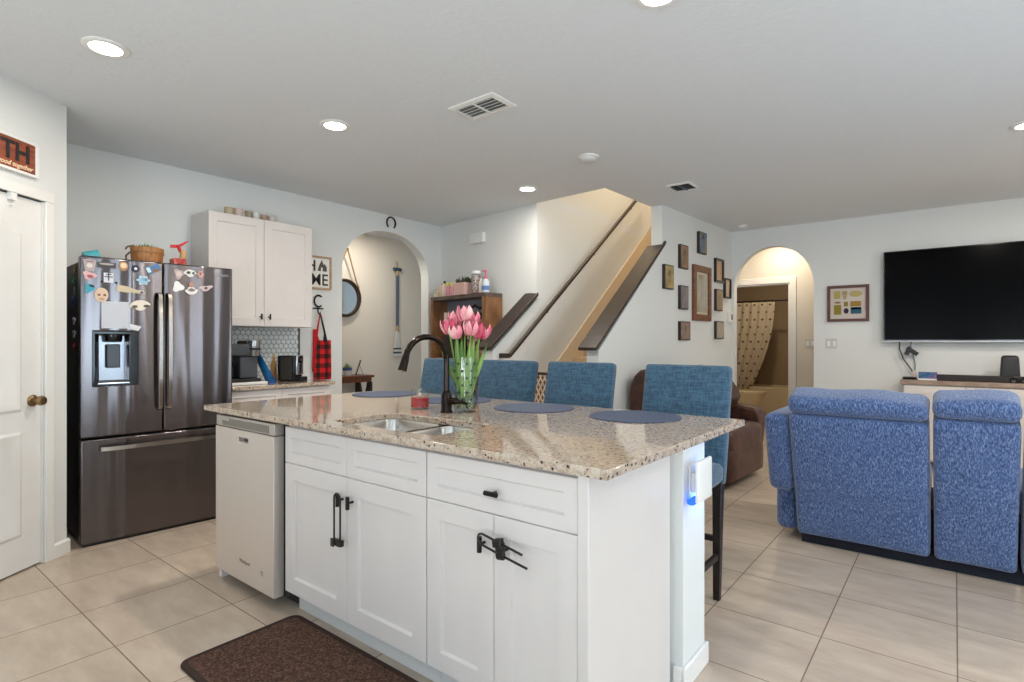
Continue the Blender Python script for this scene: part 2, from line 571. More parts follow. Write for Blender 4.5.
    def soft(self, c, d, r=0.05, bulge=(0, 0, 0), n=10, mtx=None, fn=None):
        """rounded, slightly puffed block of full size d about c"""
        h = [x / 2 for x in d]
        r = min(r, min(h) * 0.98)
        ks = [-1 + 2 * i / n for i in range(n + 1)]
        vm = {}
        def put(i, j, k):
            key = (i, j, k)
            if key in vm:
                return vm[key]
            u = [ks[i], ks[j], ks[k]]
            p = []
            for a in range(3):
                s = u[a]
                f = r / h[a]
                # spend a third of the divisions on the rounded border
                q = 0.66
                p.append((s / q * (1 - f) if abs(s) <= q else math.copysign((1 - f) + (abs(s) - q) / (1 - q) * f, s)) * h[a])
            inn = [max(-(h[a] - r), min(h[a] - r, p[a])) for a in range(3)]
            o = Vector([p[a] - inn[a] for a in range(3)])
            if o.length > 1e-9:
                o = o.normalized() * r
            w = Vector(inn) + o
            for a in range(3):
                b, g = (a + 1) % 3, (a + 2) % 3
                w[a] += bulge[a] * math.copysign(1, u[a]) * (abs(u[a]) > 0.999) * max(0, 1 - u[b] ** 2) * max(0, 1 - u[g] ** 2)
            if fn:
                w = Vector(fn(w))
            w = w + Vector(c)
            if mtx is not None:
                w = mtx @ w
            vm[key] = self.bm.verts.new(w)
            return vm[key]
        for a in range(n):
            for b in range(n):
                for s in (0, n):
                    self.bm.faces.new((put(s, a, b), put(s, a + 1, b), put(s, a + 1, b + 1), put(s, a, b + 1)))
                    self.bm.faces.new((put(a, s, b), put(a + 1, s, b), put(a + 1, s, b + 1), put(a, s, b + 1)))
                    self.bm.faces.new((put(a, b, s), put(a + 1, b, s), put(a + 1, b + 1, s), put(a, b + 1, s)))
        return self
    def sheet(self, fn, nu, nv):
        g = [[self.bm.verts.new(Vector(fn(i / nu, j / nv))) for j in range(nv + 1)] for i in range(nu + 1)]
        for i in range(nu):
            for j in range(nv):
                self.bm.faces.new((g[i][j], g[i + 1][j], g[i + 1][j + 1], g[i][j + 1]))
        return self
    def build(self, name, mat, parent=None, smooth=38, bevel=0, seg=2, solid=0, world=False, keep=False):
        bm = self.bm
        bmesh.ops.recalc_face_normals(bm, faces=bm.faces)
        off = None
        if parent is not None and world:
            root = parent
            while root.parent:
                root = root.parent
            mi = Matrix.LocRotScale(root.location, root.rotation_euler, root.scale).inverted()
            bmesh.ops.transform(bm, matrix=mi, verts=bm.verts)
        if parent is None and not keep:
            xs = [v.co for v in bm.verts]
            off = Vector([(min(v[i] for v in xs) + max(v[i] for v in xs)) / 2 for i in range(2)] + [min(v.z for v in xs)])
            bmesh.ops.translate(bm, vec=-off, verts=bm.verts)
        me = bpy.data.meshes.new(name)
        bm.to_mesh(me)
        bm.free()
        if smooth:
            me.polygons.foreach_set('use_smooth', [True] * len(me.polygons))
            me.set_sharp_from_angle(angle=R(smooth))
        me.materials.append(mat)
        o = bpy.data.objects.new(name, me)
        COL.objects.link(o)
        if parent is not None:
            o.parent = parent
        elif off is not None:
            o.location = off
        if solid:
            s = o.modifiers.new('thickness', 'SOLIDIFY')
            s.thickness = solid
            s.offset = 0
        if bevel:
            b = o.modifiers.new('edge', 'BEVEL')
            b.width = bevel
            b.segments = seg
            b.limit_method = 'ANGLE'
            b.angle_limit = R(35)
            b.harden_normals = False
        return o

def tag(o, label, cat, group=None):
    o['label'] = label
    o['category'] = cat
    if group:
        o['group'] = group
    return o
def thing(name, label, cat, loc=(0, 0, 0), deg=0, group=None):
    o = bpy.data.objects.new(name, None)
    o.empty_display_size = 0.1
    COL.objects.link(o)
    o.location = loc
    o.rotation_euler = (0, 0, R(deg))
    return tag(o, label, cat, group)
def struct(o):
    o['kind'] = 'structure'
    return o
def copy_tree(o, loc=None, deg=None, parent=None):
    c = o.copy()
    COL.objects.link(c)
    if parent is not None:
        c.parent = parent
    for ch in list(o.children):
        copy_tree(ch, parent=c)
    if loc is not None:
        c.location = loc
    if deg is not None:
        c.rotation_euler = (0, 0, R(deg))
    return c
def rect(x0, x1, z0, z1):
    return [(x0, z0), (x1, z0), (x1, z1), (x0, z1)]
def rrect(x0, x1, z0, z1, r, k=4):
    out = []
    for cx, cz, a0 in ((x1 - r, z0 + r, -90), (x1 - r, z1 - r, 0), (x0 + r, z1 - r, 90), (x0 + r, z0 + r, 180)):
        for i in range(k + 1):
            a = R(a0 + 90 * i / k)
            out.append((cx + r * math.cos(a), cz + r * math.sin(a)))
    return out
def lettering(name, text, size, x, z, y, mat, parent, depth=0.002, align='LEFT', shear=0.0, squeeze=1.0, world=None, bold=0.0):
    """letters standing on a surface in the local x-z plane, facing -y"""
    cu = bpy.data.curves.new(name, 'FONT')
    cu.body = text
    cu.size = size
    cu.extrude = depth / 2
    cu.align_x = align
    cu.shear = shear
    cu.offset = bold
    t = bpy.data.objects.new(name, cu)
    COL.objects.link(t)
    dg = bpy.context.evaluated_depsgraph_get()
    me = bpy.data.meshes.new_from_object(t.evaluated_get(dg))
    bpy.data.objects.remove(t)
    bpy.data.curves.remove(cu)
    me.transform(Matrix.Translation((x, y - depth / 2, z)) @ Matrix.Rotation(R(90), 4, 'X') @ Matrix.Diagonal((squeeze, 1, 1, 1)))
    me.name = name
    me.materials.clear()
    me.materials.append(mat)
    o = bpy.data.objects.new(name, me)
    COL.objects.link(o)
    if parent is not None:
        o.parent = parent
    return o

# ------------------------------------------------------------------ the room shell
ZC = 2.75
PA = (-4.03, 0.63)                  # pantry wall: door-side point and direction towards the refrigerator
PT = (-0.599, 0.801)
def pant(s, off=0.0):
    return (PA[0] + PT[0] * s + 0.801 * off, PA[1] + PT[1] * s + 0.599 * off)
KX = -5.05
SK, SCN = (-5.06, 4.922), (-3.41, 4.70)      # stair wall: kitchen corner and stairwell corner
GA = (-2.421, 5.594)                          # gallery wall origin
GD = 86.5
TY = 7.56

struct(MB().box(-7.2, 2.7, -2.0, 11.4, -0.1, 0.0).build('floor', M['floor'], keep=True))

cm = MB()
H = ZC + 0.12
S1, T1 = (-2.574, 4.642), (-2.55, 5.475)
for pts in ([(-7.2, -2.0), (2.7, -2.0), (2.7, 4.60), S1, SCN, (-7.2, 4.75)],
            [(-7.2, 4.75), SCN, (-3.39, 8.3), (-7.2, 8.3)],
            [S1, (2.7, 4.60), (2.7, 8.3), (-2.42, 8.3), T1],
            [(-7.2, 8.3), (2.7, 8.3), (2.7, 11.4), (-7.2, 11.4)]):
    cm.prism(pts, 'z', ZC, H)
struct(cm.build('ceiling', M['ceil'], keep=True, smooth=0))

def arch_outline(y0, y1, a0, a1, spring, rise, top, n=28, p=2.0):
    """wall outline with an arched passage cut up from the floor"""
    pts = [(y0, 0), (a0, 0)]
    c, h = (a0 + a1) / 2, (a1 - a0) / 2
    for i in range(n + 1):
        t = PI - PI * i / n
        ct, st = math.cos(t), math.sin(t)
        pts.append((c + h * math.copysign(abs(ct) ** (2 / p), ct), spring + rise * abs(st) ** (2 / p)))
    pts += [(a1, 0), (y1, 0), (y1, top), (y0, top)]
    return pts
# kitchen wall with the arch to the entry hall
struct(MB().prism(arch_outline(0.3, 4.93, 3.47, 4.70, 2.06, 0.495, ZC, p=2.15), 'x', KX - 0.13, KX).build('wall_kitchen', M['wall'], keep=True, smooth=0))
# entry hall seen through the arch
struct(MB().box(-6.33, -6.2, 2.2, 7.2, 0, ZC).box(-6.2, KX - 0.13, 2.2, 2.3, 0, ZC).box(-6.2, SK[0] - 0.02, 6.2, 6.32, 0, ZC).build('wall_entry_hall', M['hallwall'], keep=True, smooth=0))
# pantry wall, diagonal, with its door; runs on out of frame to the rear wall
a, b, c_, d_ = pant(0.43), pant(-1.0), pant(-1.0, -0.13), pant(0.43, -0.13)
pw_ = MB()
pw_.prism([pant(0.325), pant(0.43), pant(0.43, -0.13), pant(0.325, -0.13)], 'z', 0, ZC)
pw_.prism([pant(-0.50), pant(0.325), pant(0.325, -0.13), pant(-0.50, -0.13)], 'z', 2.14, ZC)
pw_.prism([pant(-0.50, -0.10), pant(0.325, -0.10), pant(0.325, -0.13), pant(-0.50, -0.13)], 'z', 0, 2.14)  # unseen panel added behind the door to block outside light at its gap
pw_.prism([pant(-1.0), pant(-0.50), pant(-0.50, -0.13), pant(-1.0, -0.13)], 'z', 0, ZC)
struct(pw_.build('wall_pantry', M['wall'], keep=True, smooth=0))
e1 = pant(0.43)
struct(MB().box(KX - 0.13, e1[0] - 0.06, e1[1] - 0.08, e1[1] + 0.0, 0, ZC).build('wall_pantry_return', M['wall'], keep=True, smooth=0))
e2 = pant(-1.0)
struct(MB().box(e2[0] - 0.12, e2[0], -1.95, e2[1] + 0.02, 0, ZC).build('wall_pantry_side', M['wall'], keep=True, smooth=0))
# rear wall with a window and an added glass door, behind the camera
rw = MB()
rw.box(-3.6, -1.8, -1.95, -1.82, 0, ZC).box(0.0, 0.6, -1.95, -1.82, 0, ZC).box(2.3, 2.5, -1.95, -1.82, 0, ZC).box(-1.8, 0.0, -1.95, -1.82, 0, 0.85).box(-1.8, 0.0, -1.95, -1.82, 2.35, ZC).box(0.6, 2.3, -1.95, -1.82, 2.2, ZC)
struct(rw.build('wall_rear', M['wall'], keep=True, smooth=0))
# side wall with a patio door and a window with a blind
ew = MB()
for y0, y1, z0, z1 in ((-1.95, 0.6, 0, ZC), (0.6, 1.78, 0, ZC), (1.78, 2.46, 2.2, ZC), (2.46, 3.0, 0, ZC), (3.0, 3.68, 0, 0.5), (3.0, 3.68, 2.25, ZC), (3.68, 7.7, 0, ZC)):
    ew.box(2.4, 2.53, y0, y1, z0, z1)
struct(ew.build('wall_east', M['wall'], keep=True, smooth=0))
def window(name, axis, at, u0, u1, z0, z1, mull):
    fr = MB()
    t = 0.05
    def bx(m, a0, a1, b0, b1, d0, d1):
        if axis == 'x':
            m.box(at + d0, at + d1, a0, a1, b0, b1)
        else:
            m.box(a0, a1, at + d0, at + d1, b0, b1)
    bx(fr, u0, u1, z0, z0 + t, 0.02, 0.09); bx(fr, u0, u1, z1 - t, z1, 0.02, 0.09)
    bx(fr, u0, u0 + t, z0 + t, z1 - t, 0.02, 0.09); bx(fr, u1 - t, u1, z0 + t, z1 - t, 0.02, 0.09)
    for k in range(1, mull):
        m_ = u0 + (u1 - u0) * k / mull
        bx(fr, m_ - 0.025, m_ + 0.025, z0 + t, z1 - t, 0.02, 0.09)
    f = struct(fr.build(name, M['trimw'], keep=True, smooth=0))
    g = MB()
    bx(g, u0 + t, u1 - t, z0 + t, z1 - t, 0.05, 0.056)
    g.build('pane', M['pane'], f, smooth=0)
    return f
window('window_1', 'y', -1.95, -1.8, 0.0, 0.85, 2.35, 2)
window('added_rear_door', 'y', -1.95, 0.6, 2.3, 0.0, 2.2, 2)  # glass door put in to let extra light reach the living area
window('door_2', 'x', 2.4, 1.78, 2.46, 0.0, 2.2, 1)
w2 = window('window_2', 'x', 2.4, 3.0, 3.68, 0.5, 2.25, 2)
bl = MB()
for k in range(19):
    z = 1.15 + k * 0.056
    bl.box(2.365, 2.4, 3.02, 3.66, z, z + 0.003, Matrix.Translation((2.38, 0, z)) @ Matrix.Rotation(R(32), 4, 'Y') @ Matrix.Translation((-2.38, 0, -z)))
bl.box(2.36, 2.41, 3.02, 3.66, 2.205, 2.245)
bl.build('blind', M['trimw'], w2, smooth=0)

# stair block
u = Vector((SCN[0] - SK[0], SCN[1] - SK[1], 0)).normalized()
SDEG = math.degrees(math.atan2(u.y, u.x))
nb = Vector((-u.y, u.x, 0)) * 0.12
struct(MB().prism([SK, SCN, (SCN[0], SCN[1] + 0.13), (SK[0] + nb.x, SK[1] + nb.y)], 'z', 0, ZC).build('wall_stairs', M['wall'], keep=True, smooth=0))
# stairwell: wall with the handrail, its low end, the far end, the loft above
sw_ = MB()
sw_.prism([(-3.41, SCN[1]), (-3.39, 8.4), (-3.53, 8.4), (-3.53, SCN[1] + 0.1)], 'z', 0, 5.3)
struct(sw_.build('wall_stairwell', M['wall'], keep=True, smooth=0))
struct(MB().box(-3.6, -2.3, 8.32, 8.42, 2.88, 5.3).build('wall_stairwell_end', M['hallwall'], keep=True, smooth=0))
struct(MB().prism([(-2.574, 4.642), (-2.42, 8.4), (-2.30, 8.4), (-2.45, 4.642)], 'z', H, 5.3).prism([SCN, S1, (S1[0], S1[1] - 0.1), (SCN[0], SCN[1] - 0.1)], 'z', H, 5.3).build('wall_loft', M['hallwall'], keep=True, smooth=0))
struct(MB().box(-3.7, -2.2, 4.4, 8.5, 5.3, 5.4).build('ceiling_loft', M['ceil'], keep=True, smooth=0))
# gallery wall, full height beyond the stair opening, low and sloping before it
gal = bpy.data.objects.new('wall_gallery', None)
gm = MB().prism([(0, 0), (1.97, 0), (1.97, ZC), (0, ZC)], 'y', 0, 0.125)
def place(o, x, y, deg):
    o.location = (x, y, 0)
    o.rotation_euler = (0, 0, R(deg))
    return o
struct(place(gm.build('wall_gallery', M['wall'], keep=True, smooth=0), GA[0], GA[1], GD))
low = MB().prism([(-1.215, 0), (0, 0), (0, 2.27), (-1.215, 1.222)], 'y', 0, 0.125)
struct(place(low.build('wall_half_gallery', M['wall'], keep=True, smooth=0), GA[0], GA[1], GD))
cp = MB().prism([(-1.29, 1.222), (0.0, 2.30), (0.0, 2.336), (-1.29, 1.250)], 'y', -0.025, 0.172)
cp.prism([(0.0, 2.30), (0.05, 2.343), (0.05, 2.379), (0.0, 2.336)], 'y', -0.025, 0.0)
struct(place(cp.build('trim_1', M['darkwood'], keep=True, bevel=0.004), GA[0], GA[1], GD))
lw = MB().prism([(3.99, 0), (4.72, 0), (4.72, 1.755), (3.99, 1.215)], 'x', -3.545, -3.41)
struct(lw.build('wall_half_stair', M['wall'], keep=True, smooth=0))
cp = MB().prism([(3.945, 1.222), (4.715, 1.785), (4.715, 1.818), (3.945, 1.255)], 'x', -3.575, -3.395)
struct(cp.build('trim_2', M['darkwood'], keep=True, bevel=0.004))
# stairs: carpeted flight rising away from the room, skirt board along the wall
st = MB()
rise, run, y, z = 0.188, 0.24, 4.17, 0.0
pts = [(4.17, 0.0)]
for k in range(14):
    z += rise
    pts.append((y, z)); y += run; pts.append((y, z))
pts += [(y, z - 0.3), (4.6, 0.0)]
st.prism(pts, 'x', -3.395, -2.645)
st.box(-3.395, -2.55, y, 8.32, H + 0.005, H + 0.03)
struct(st.build('stairs', M['carpet'], keep=True, smooth=0))
sk = MB().prism([(4.05, 0.0), (4.05, 0.30), (4.12, 0.345), (7.5, 2.99), (7.5, 2.6), (4.4, 0.0)], 'x', -3.412, -3.392)
struct(sk.build('trim_3', plain('skirt_paint', C(216, 200, 174), 0.6), keep=True, bevel=0.004))
# television wall with the arch, the hall behind it and the bathroom beyond
struct(MB().prism(arch_outline(-3.0, 2.5, -2.275, -1.335, 2.0, 0.515, ZC), 'y', TY, TY + 0.13).build('wall_television', M['wall'], keep=True, smooth=0))
HB = 8.5
hw = MB().box(-2.80, -1.80, HB, HB + 0.1, 2.13, ZC).box(-1.80, 1.0, HB, HB + 0.1, 0, ZC).box(-3.1, -2.80, HB, HB + 0.1, 0, ZC)
hw.box(-3.1, -3.0, TY + 0.13, HB, 0, ZC).box(0.9, 1.0, TY + 0.13, HB, 0, ZC)
struct(hw.build('wall_back_hall', M['hallwall'], keep=True, smooth=0))
bw = MB().box(-3.6, -3.5, HB + 0.1, 11.2, 0, ZC).box(-1.3, -1.2, HB + 0.1, 11.2, 0, ZC).box(-3.5, -1.3, 11.1, 11.2, 0, ZC)
struct(bw.build('wall_bathroom', plain('bath_wall', C(176, 152, 116), 0.4), keep=True, smooth=0))
# door casing round the bathroom doorway
def casing(m, x0, x1, z1, y, w=0.085, t=0.018):
    m.box(x0 - w, x0, y - t, y, 0, z1 + w).box(x1, x1 + w, y - t, y, 0, z1 + w).box(x0, x1, y - t, y, z1, z1 + w)
cs = MB()
casing(cs, -2.80, -1.80, 2.13, HB)
cs.box(-1.82, -1.80, HB, HB + 0.1, 0, 2.13).box(-2.80, -2.78, HB, HB + 0.1, 0, 2.13).box(-2.78, -1.82, HB, HB + 0.1, 2.11, 2.13)
struct(cs.build('trim_4', M['trimw'], keep=True, bevel=0.004, smooth=0))

# baseboards
def board(name, pts, t=0.014, h=0.088):
    m = MB()
    for (p, q) in zip(pts, pts[1:]):
        p, q = Vector((*p, 0)), Vector((*q, 0))
        d = (q - p).normalized()
        n = Vector((d.y, -d.x, 0))
        a0, a1 = p, q
        m.loft([[a0, a0 + n * t, a0 + n * t + Vector((0, 0, h - 0.012)), a0 + n * 0.004 + Vector((0, 0, h)), a0 + Vector((0, 0, h))],
                [a1, a1 + n * t, a1 + n * t + Vector((0, 0, h - 0.012)), a1 + n * 0.004 + Vector((0, 0, h)), a1 + Vector((0, 0, h))]])
    return struct(m.build(name, M['trimw'], keep=True, smooth=0))
board('baseboard_pantry', [pant(0.325), pant(0.442)])
board('baseboard_kitchen', [(KX, 2.93), (KX, 3.47)])
board('baseboard_hall', [(-6.2, 2.3), (-6.2, 6.2)])
board('baseboard_stairs', [(SK[0], SK[1]), (SCN[0] - 0.14, SCN[1] + 0.0)])
gu = Vector((math.cos(R(GD)), math.sin(R(GD)), 0))
board('baseboard_gallery', [(GA[0] - 1.2 * gu.x, GA[1] - 1.2 * gu.y), (GA[0] + 1.96 * gu.x, GA[1] + 1.96 * gu.y)])
board('baseboard_television', [(-1.335, TY), (2.4, TY)])

# pantry door (local frame: x along the wall towards the refrigerator, y into the wall)
PD = 126.8
d1 = MB()
def door_leaf(m, x0, x1, z0, z1, yf, yb):
    """moulded two-panel door, the upper panel with an arched head"""
    m.box(x0, x1, yf, yb, z0, z1)
    for pz0, pz1, arched in ((0.20, 0.795, 0), (0.905, 1.92, 1)):
        px0, px1 = x0 + 0.125, x1 - 0.125
        def outline(d):
            o = [(px0 + d, pz0 + d), (px1 - d, pz0 + d)]
            n = 12
            for i in range(n + 1):
                t = i / n
                x = px1 - d + (px0 - px1 + 2 * d) * t
                z = pz1 - d + (0.14 * (0.5 - 0.5 * math.cos(2 * PI * t)) if arched else 0)
                o.append((x, z))
            return o
        a_, b_, c2, d2 = outline(0), outline(0.016), outline(0.03), outline(0.05)
        A = lambda o, y_: [(p[0], y_, p[1]) for p in o]
        m.loft([A(a_, yf - 0.0005), A(b_, yf - 0.008), A(c2, yf - 0.008), A(d2, yf - 0.001)], False, True)
door_leaf(d1, -0.50, 0.262, 0.012, 2.118, 0.012, 0.047)
door = struct(place(d1.build('door_1', M['door'], keep=True, smooth=20), PA[0], PA[1], PD))
kn = MB()
kb = Matrix.Translation((0.205, 0.012, 0.962)) @ Matrix.Rotation(R(90), 4, 'X')
prof = [(0.034, 0), (0.034, 0.006), (0.026, 0.011), (0.013, 0.014), (0.012, 0.03), (0.02, 0.036), (0.028, 0.048), (0.029, 0.058), (0.024, 0.068), (0.01, 0.072)]
kn.loft([[kb @ Vector((r * math.cos(2 * PI * i / 20), r * math.sin(2 * PI * i / 20), z)) for i in range(20)] for r, z in prof])
kn.build('knob', M['brass'], door)
hk = MB().box(0.05, 0.085, -0.012, 0.012, 2.085, 2.13).cyl((0.066, -0.008, 2.062), (0.066, 0.012, 2.062), 0.006)
hk.build('latch', M['whiteplastic'], door)
pc = MB()
for (x0, x1, z0, z1) in ((0.268, 0.325, 0, 2.1245), (-0.56, 0.325, 2.125, 2.185)):
    pc.box(x0, x1, -0.016, 0.0, z0, z1)
pc.box(0.264, 0.27, 0.0, 0.06, 0, 2.125)
struct(place(pc.build('trim_5', M['trimw'], keep=True, bevel=0.005, smooth=20), PA[0], PA[1], PD))

# ------------------------------------------------------------------ ceiling fittings
def ceiling_light(label, x, y, power, z=ZC, group='recessed ceiling lights', col=(1.0, 0.91, 0.80)):
    t = thing('recessed_light', label, 'ceiling light', (x, y, z - 0.012), 0, group)
    MB().lathe([(0.098, 0.012), (0.098, 0.006), (0.085, 0.0), (0.070, 0.003), (0.068, 0.012)], 28).build('trim_ring', M['trimw'], t)
    MB().lathe([(0.0, 0.0035), (0.068, 0.0035), (0.068, 0.0105), (0.0, 0.0105)], 28).build('diffuser', M['lens'], t)
    l = bpy.data.lights.new('downlight', 'AREA')
    l.shape = 'DISK'
    l.size = 0.13
    l.energy = power
    l.color = col
    o = bpy.data.objects.new('downlight', l)
    COL.objects.link(o)
    o.parent = t
    o.location = (0, 0, -0.004)
    return t
ceiling_light('bright recessed ceiling light over the floor in front of the refrigerator', -3.265, 0.896, 8)
ceiling_light('bright recessed ceiling light between the island and the white upper cabinet', -3.238, 2.171, 19)
ceiling_light('bright recessed ceiling light nearest the staircase opening', -3.154, 4.20, 11)
ceiling_light('recessed ceiling light cut by the top edge above the island', -0.965, 2.19, 9)
ceiling_light('recessed ceiling light above the blue sofa at the picture edge', 0.39, 5.04, 26)
ceiling_light('added recessed light over the far corner of the living area', 1.55, 6.0, 28, group='lights out of view')  # unseen lamp added to brighten the television wall
ceiling_light('added recessed light over the open floor behind the sofa', 1.2, 2.8, 14, group='lights out of view')  # another unseen lamp, added to even out the living area
ceiling_light('recessed light in the ceiling of the entry hall', -5.6, 4.3, 10, group='lights out of view')
ceiling_light('recessed light in the ceiling of the bathroom hall', -1.85, 8.1, 9, group='lights out of view', col=(1.0, 0.83, 0.62))
ceiling_light('recessed light high over the stairs', -2.9, 6.3, 46, z=5.3, group='lights out of view', col=(1.0, 0.83, 0.62))
ceiling_light('recessed light in the bathroom ceiling', -2.3, 9.5, 9, group='lights out of view', col=(1.0, 0.85, 0.66))

def vent(label, x, y, w, d, n, dark):
    bd = 0.014 if dark else 0.03
    t = thing('ceiling_vent', label, 'air vent', (x, y, ZC - 0.014), 0, 'ceiling air vents')
    MB().ring(rect(-w / 2, w / 2, -d / 2, d / 2), rect(-w / 2 + bd, w / 2 - bd, -d / 2 + bd, d / 2 - bd), 0.006, 0.014, 0.0, axis='z').build('frame', M['trimw'], t, smooth=0)
    MB().box(-w / 2 + 0.02, w / 2 - 0.02, -d / 2 + 0.02, d / 2 - 0.02, 0.0125, 0.0138).build('duct', pl(46, 46, 50) if dark else pl(112, 112, 108), t, smooth=0)
    s = MB()
    for k in range(n):
        yy = -d / 2 + bd + (d - 2 * bd) * (k + 0.5) / n
        s.box(-w / 2 + bd - 0.001, w / 2 - bd + 0.001, yy - 0.009, yy + 0.009, -0.001, 0.001, Matrix.Translation((0, yy, 0.006)) @ Matrix.Rotation(R(38), 4, 'X') @ Matrix.Translation((0, -yy, 0)))
    s.box(-0.008, 0.008, -d / 2 + bd, d / 2 - bd, -0.001, 0.004)
    s.build('louvers', M['trimw'] if not dark else pl(104, 104, 110), t, smooth=0)
    return t
vent('white louvered air vent in the ceiling above the island', -2.275, 2.565, 0.36, 0.23, 5, False)
vent('small dark-slotted air vent in the ceiling near the staircase opening', -1.98, 5.04, 0.22, 0.25, 5, True)
t = thing('smoke_detector', 'round white smoke detector on the ceiling between stairs and island', 'smoke detector', (-2.235, 3.77, ZC - 0.045))
MB().lathe([(0.078, 0.045), (0.078, 0.036), (0.07, 0.03)], 26).build('base', M['whiteplastic'], t)
MB().lathe([(0.06, 0.030), (0.056, 0.010), (0.042, 0.0)], 26).build('cover', pl(214, 213, 210), t)
t = thing('motion_sensor', 'small round white sensor on the ceiling beside the arch to the bathroom', 'sensor', (-2.06, 7.20, ZC - 0.03))
MB().lathe([(0.05, 0.03), (0.05, 0.012), (0.04, 0.0)], 20).build('cover', M['whiteplastic'], t)

# wooden sign over the pantry door
t = thing('wooden_sign', 'reddish brown wooden sign reading TH in a white frame over the pantry door', 'sign', (*pant(0.0, 0.0005), 2.24), PD)
MB().ring(rect(-0.55, 0.213, 0.0, 0.195), rect(-0.53, 0.193, 0.016, 0.182), -0.024, 0.0).build('frame', M['trimw'], t, bevel=0.002)
MB().box(-0.53, 0.193, -0.016, -0.001, 0.016, 0.182).build('board', two_tone('sign_wood', [C(120, 52, 30), C(156, 78, 46)], 9, 0.5, (1, 1, 7), 0.1), t, smooth=0)
lettering('letters', 'TH', 0.140, 0.162, 0.068, -0.016, M['black'], t, align='RIGHT', bold=0.004, squeeze=0.95)
lettering('script', 'good together', 0.036, 0.175, 0.030, -0.016, pl(240, 214, 176), t, align='RIGHT', shear=0.35, bold=0.0006)

# ------------------------------------------------------------------ island
ZT, ZB = 0.945, 0.915
struct(MB().box(-3.2, -0.793, 2.022, 2.250, 0, ZB - 0.001).build('wall_island', M['wall'], keep=True, smooth=0))
bb = MB()
for (x0, x1, y0, y1) in ((-0.793, -0.779, 2.008, 2.264), (-0.829, -0.793, 2.008, 2.022), (-3.2, -0.793, 2.250, 2.264)):
    bb.box(x0, x1, y0, y1, 0, 0.086)
struct(bb.build('baseboard_island', M['trimw'], keep=True, bevel=0.005, smooth=30))

top = MB()
inner = rrect(-2.215, -1.545, 1.455, 1.82, 0.05)
ox = (-3.31, -0.75, 1.37, 2.655)
cx, cy = -1.88, 1.64
outer = []
corners = [(ox[1], ox[2]), (ox[1], ox[3]), (ox[0], ox[3]), (ox[0], ox[2])]
for i, (x, y) in enumerate(inner):
    if i % 5 == 2:
        outer.append(corners[i // 5])
        continue
    dx, dy = x - cx, y - cy
    k = i % 5
    cor = corners[i // 5]
    first_is_bottom = {0: 'h', 1: 'v', 2: 'h', 3: 'v'}[i // 5]
    side = first_is_bottom if k < 2 else ('v' if first_is_bottom == 'h' else 'h')
    f = (0.55, 0.8, 1, 0.8, 0.55)[k]
    if side == 'h':
        outer.append((cx + (cor[0] - cx) * f, cor[1]))
    else:
        outer.append((cor[0], cy + (cor[1] - cy) * f))
top.ring(outer, inner, ZT, ZB, axis='z')
ct = top.build('countertop', M['granite'], bevel=0.004)
tag(ct, 'speckled beige granite worktop of the island with a sink cut into it', 'countertop')

sk = thing('sink', 'stainless double bowl sink set under the island worktop', 'sink', (-1.875, 1.64, 0.72))
def bowl(x0, x1, y0, y1):
    m = MB()
    rings = []
    for d, z, r in ((-0.02, 0.914, 0.05), (0.004, 0.914, 0.05), (0.008, 0.90, 0.05), (0.02, 0.76, 0.06), (0.05, 0.735, 0.06), (0.10, 0.73, 0.04)):
        rings.append([(x, y, z) for x, y in rrect(x0 + d, x1 - d, y0 + d, y1 - d, r)])
    m.loft(rings, False, True)
    return m
b = bowl(-2.225, -1.845, 1.445, 1.83).build('bowl', M['sinksteel'], sk, world=True, smooth=50)
MB().lathe([(0.045, 0.731), (0.042, 0.735), (0.03, 0.733), (0.0, 0.732)], 18, (-2.02, 1.64, 0)).build('drain', M['chrome'], b, world=True)
b = bowl(-1.835, -1.535, 1.445, 1.83).build('bowl', M['sinksteel'], sk, world=True, smooth=50)
MB().lathe([(0.045, 0.731), (0.042, 0.735), (0.03, 0.733), (0.0, 0.732)], 18, (-1.69, 1.64, 0)).build('drain', M['chrome'], b, world=True)

# cabinets
YF, YB = 1.405, 1.425
def cab_body(parent, x0, x1):
    y0, y1, z0, z1 = YB + 0.001, 2.020, 0.11, ZB - 0.002
    m = MB().box(x0, x0 + 0.018, y0, y1, z0, z1).box(x1 - 0.018, x1, y0, y1, z0, z1).box(x0 + 0.018, x1 - 0.018, y0, y1, z0, z0 + 0.018)
    m.box(x0 + 0.018, x1 - 0.018, y1 - 0.012, y1, z0 + 0.018, z1).box(x0 + 0.018, x1 - 0.018, y0, y0 + 0.018, z0 + 0.018, 0.70).box(x0 + 0.018, x1 - 0.018, y0, y0 + 0.018, 0.70, z1)
    m.build('body', M['white'], parent, world=True, smooth=0)
    MB().box(x0, x1, 1.48, 1.50, 0.0, 0.11).build('toe_kick', pl(214, 213, 211), parent, world=True, smooth=0)
def bar_knob(parent, x, z, vert, name='knob', y=YF, ln=0.052):
    m = MB()
    if vert:
        m.cyl((x, y - 0.028, z - ln / 2), (x, y - 0.028, z + ln / 2), 0.0085, n=12)
    else:
        m.cyl((x - ln / 2, y - 0.028, z), (x + ln / 2, y - 0.028, z), 0.0085, n=12)
    m.cyl((x, y - 0.028, z), (x, y, z), 0.005, n=10)
    m.build(name, M['iron'], parent, world=True)
A = thing('sink_cabinet', 'white shaker cabinet under the sink, beside the dishwasher', 'cabinet', (-2.012, 1.73, 0))
cab_body(A, -2.505, -1.521)
for x0, x1 in ((-2.503, -2.0125), (-2.0095, -1.524)):
    MB().panel(x0, x1, 0.728, 0.897, YF, YB, 0.048, 0.012).build('false_drawer_front', M['white'], A, world=True, smooth=20)
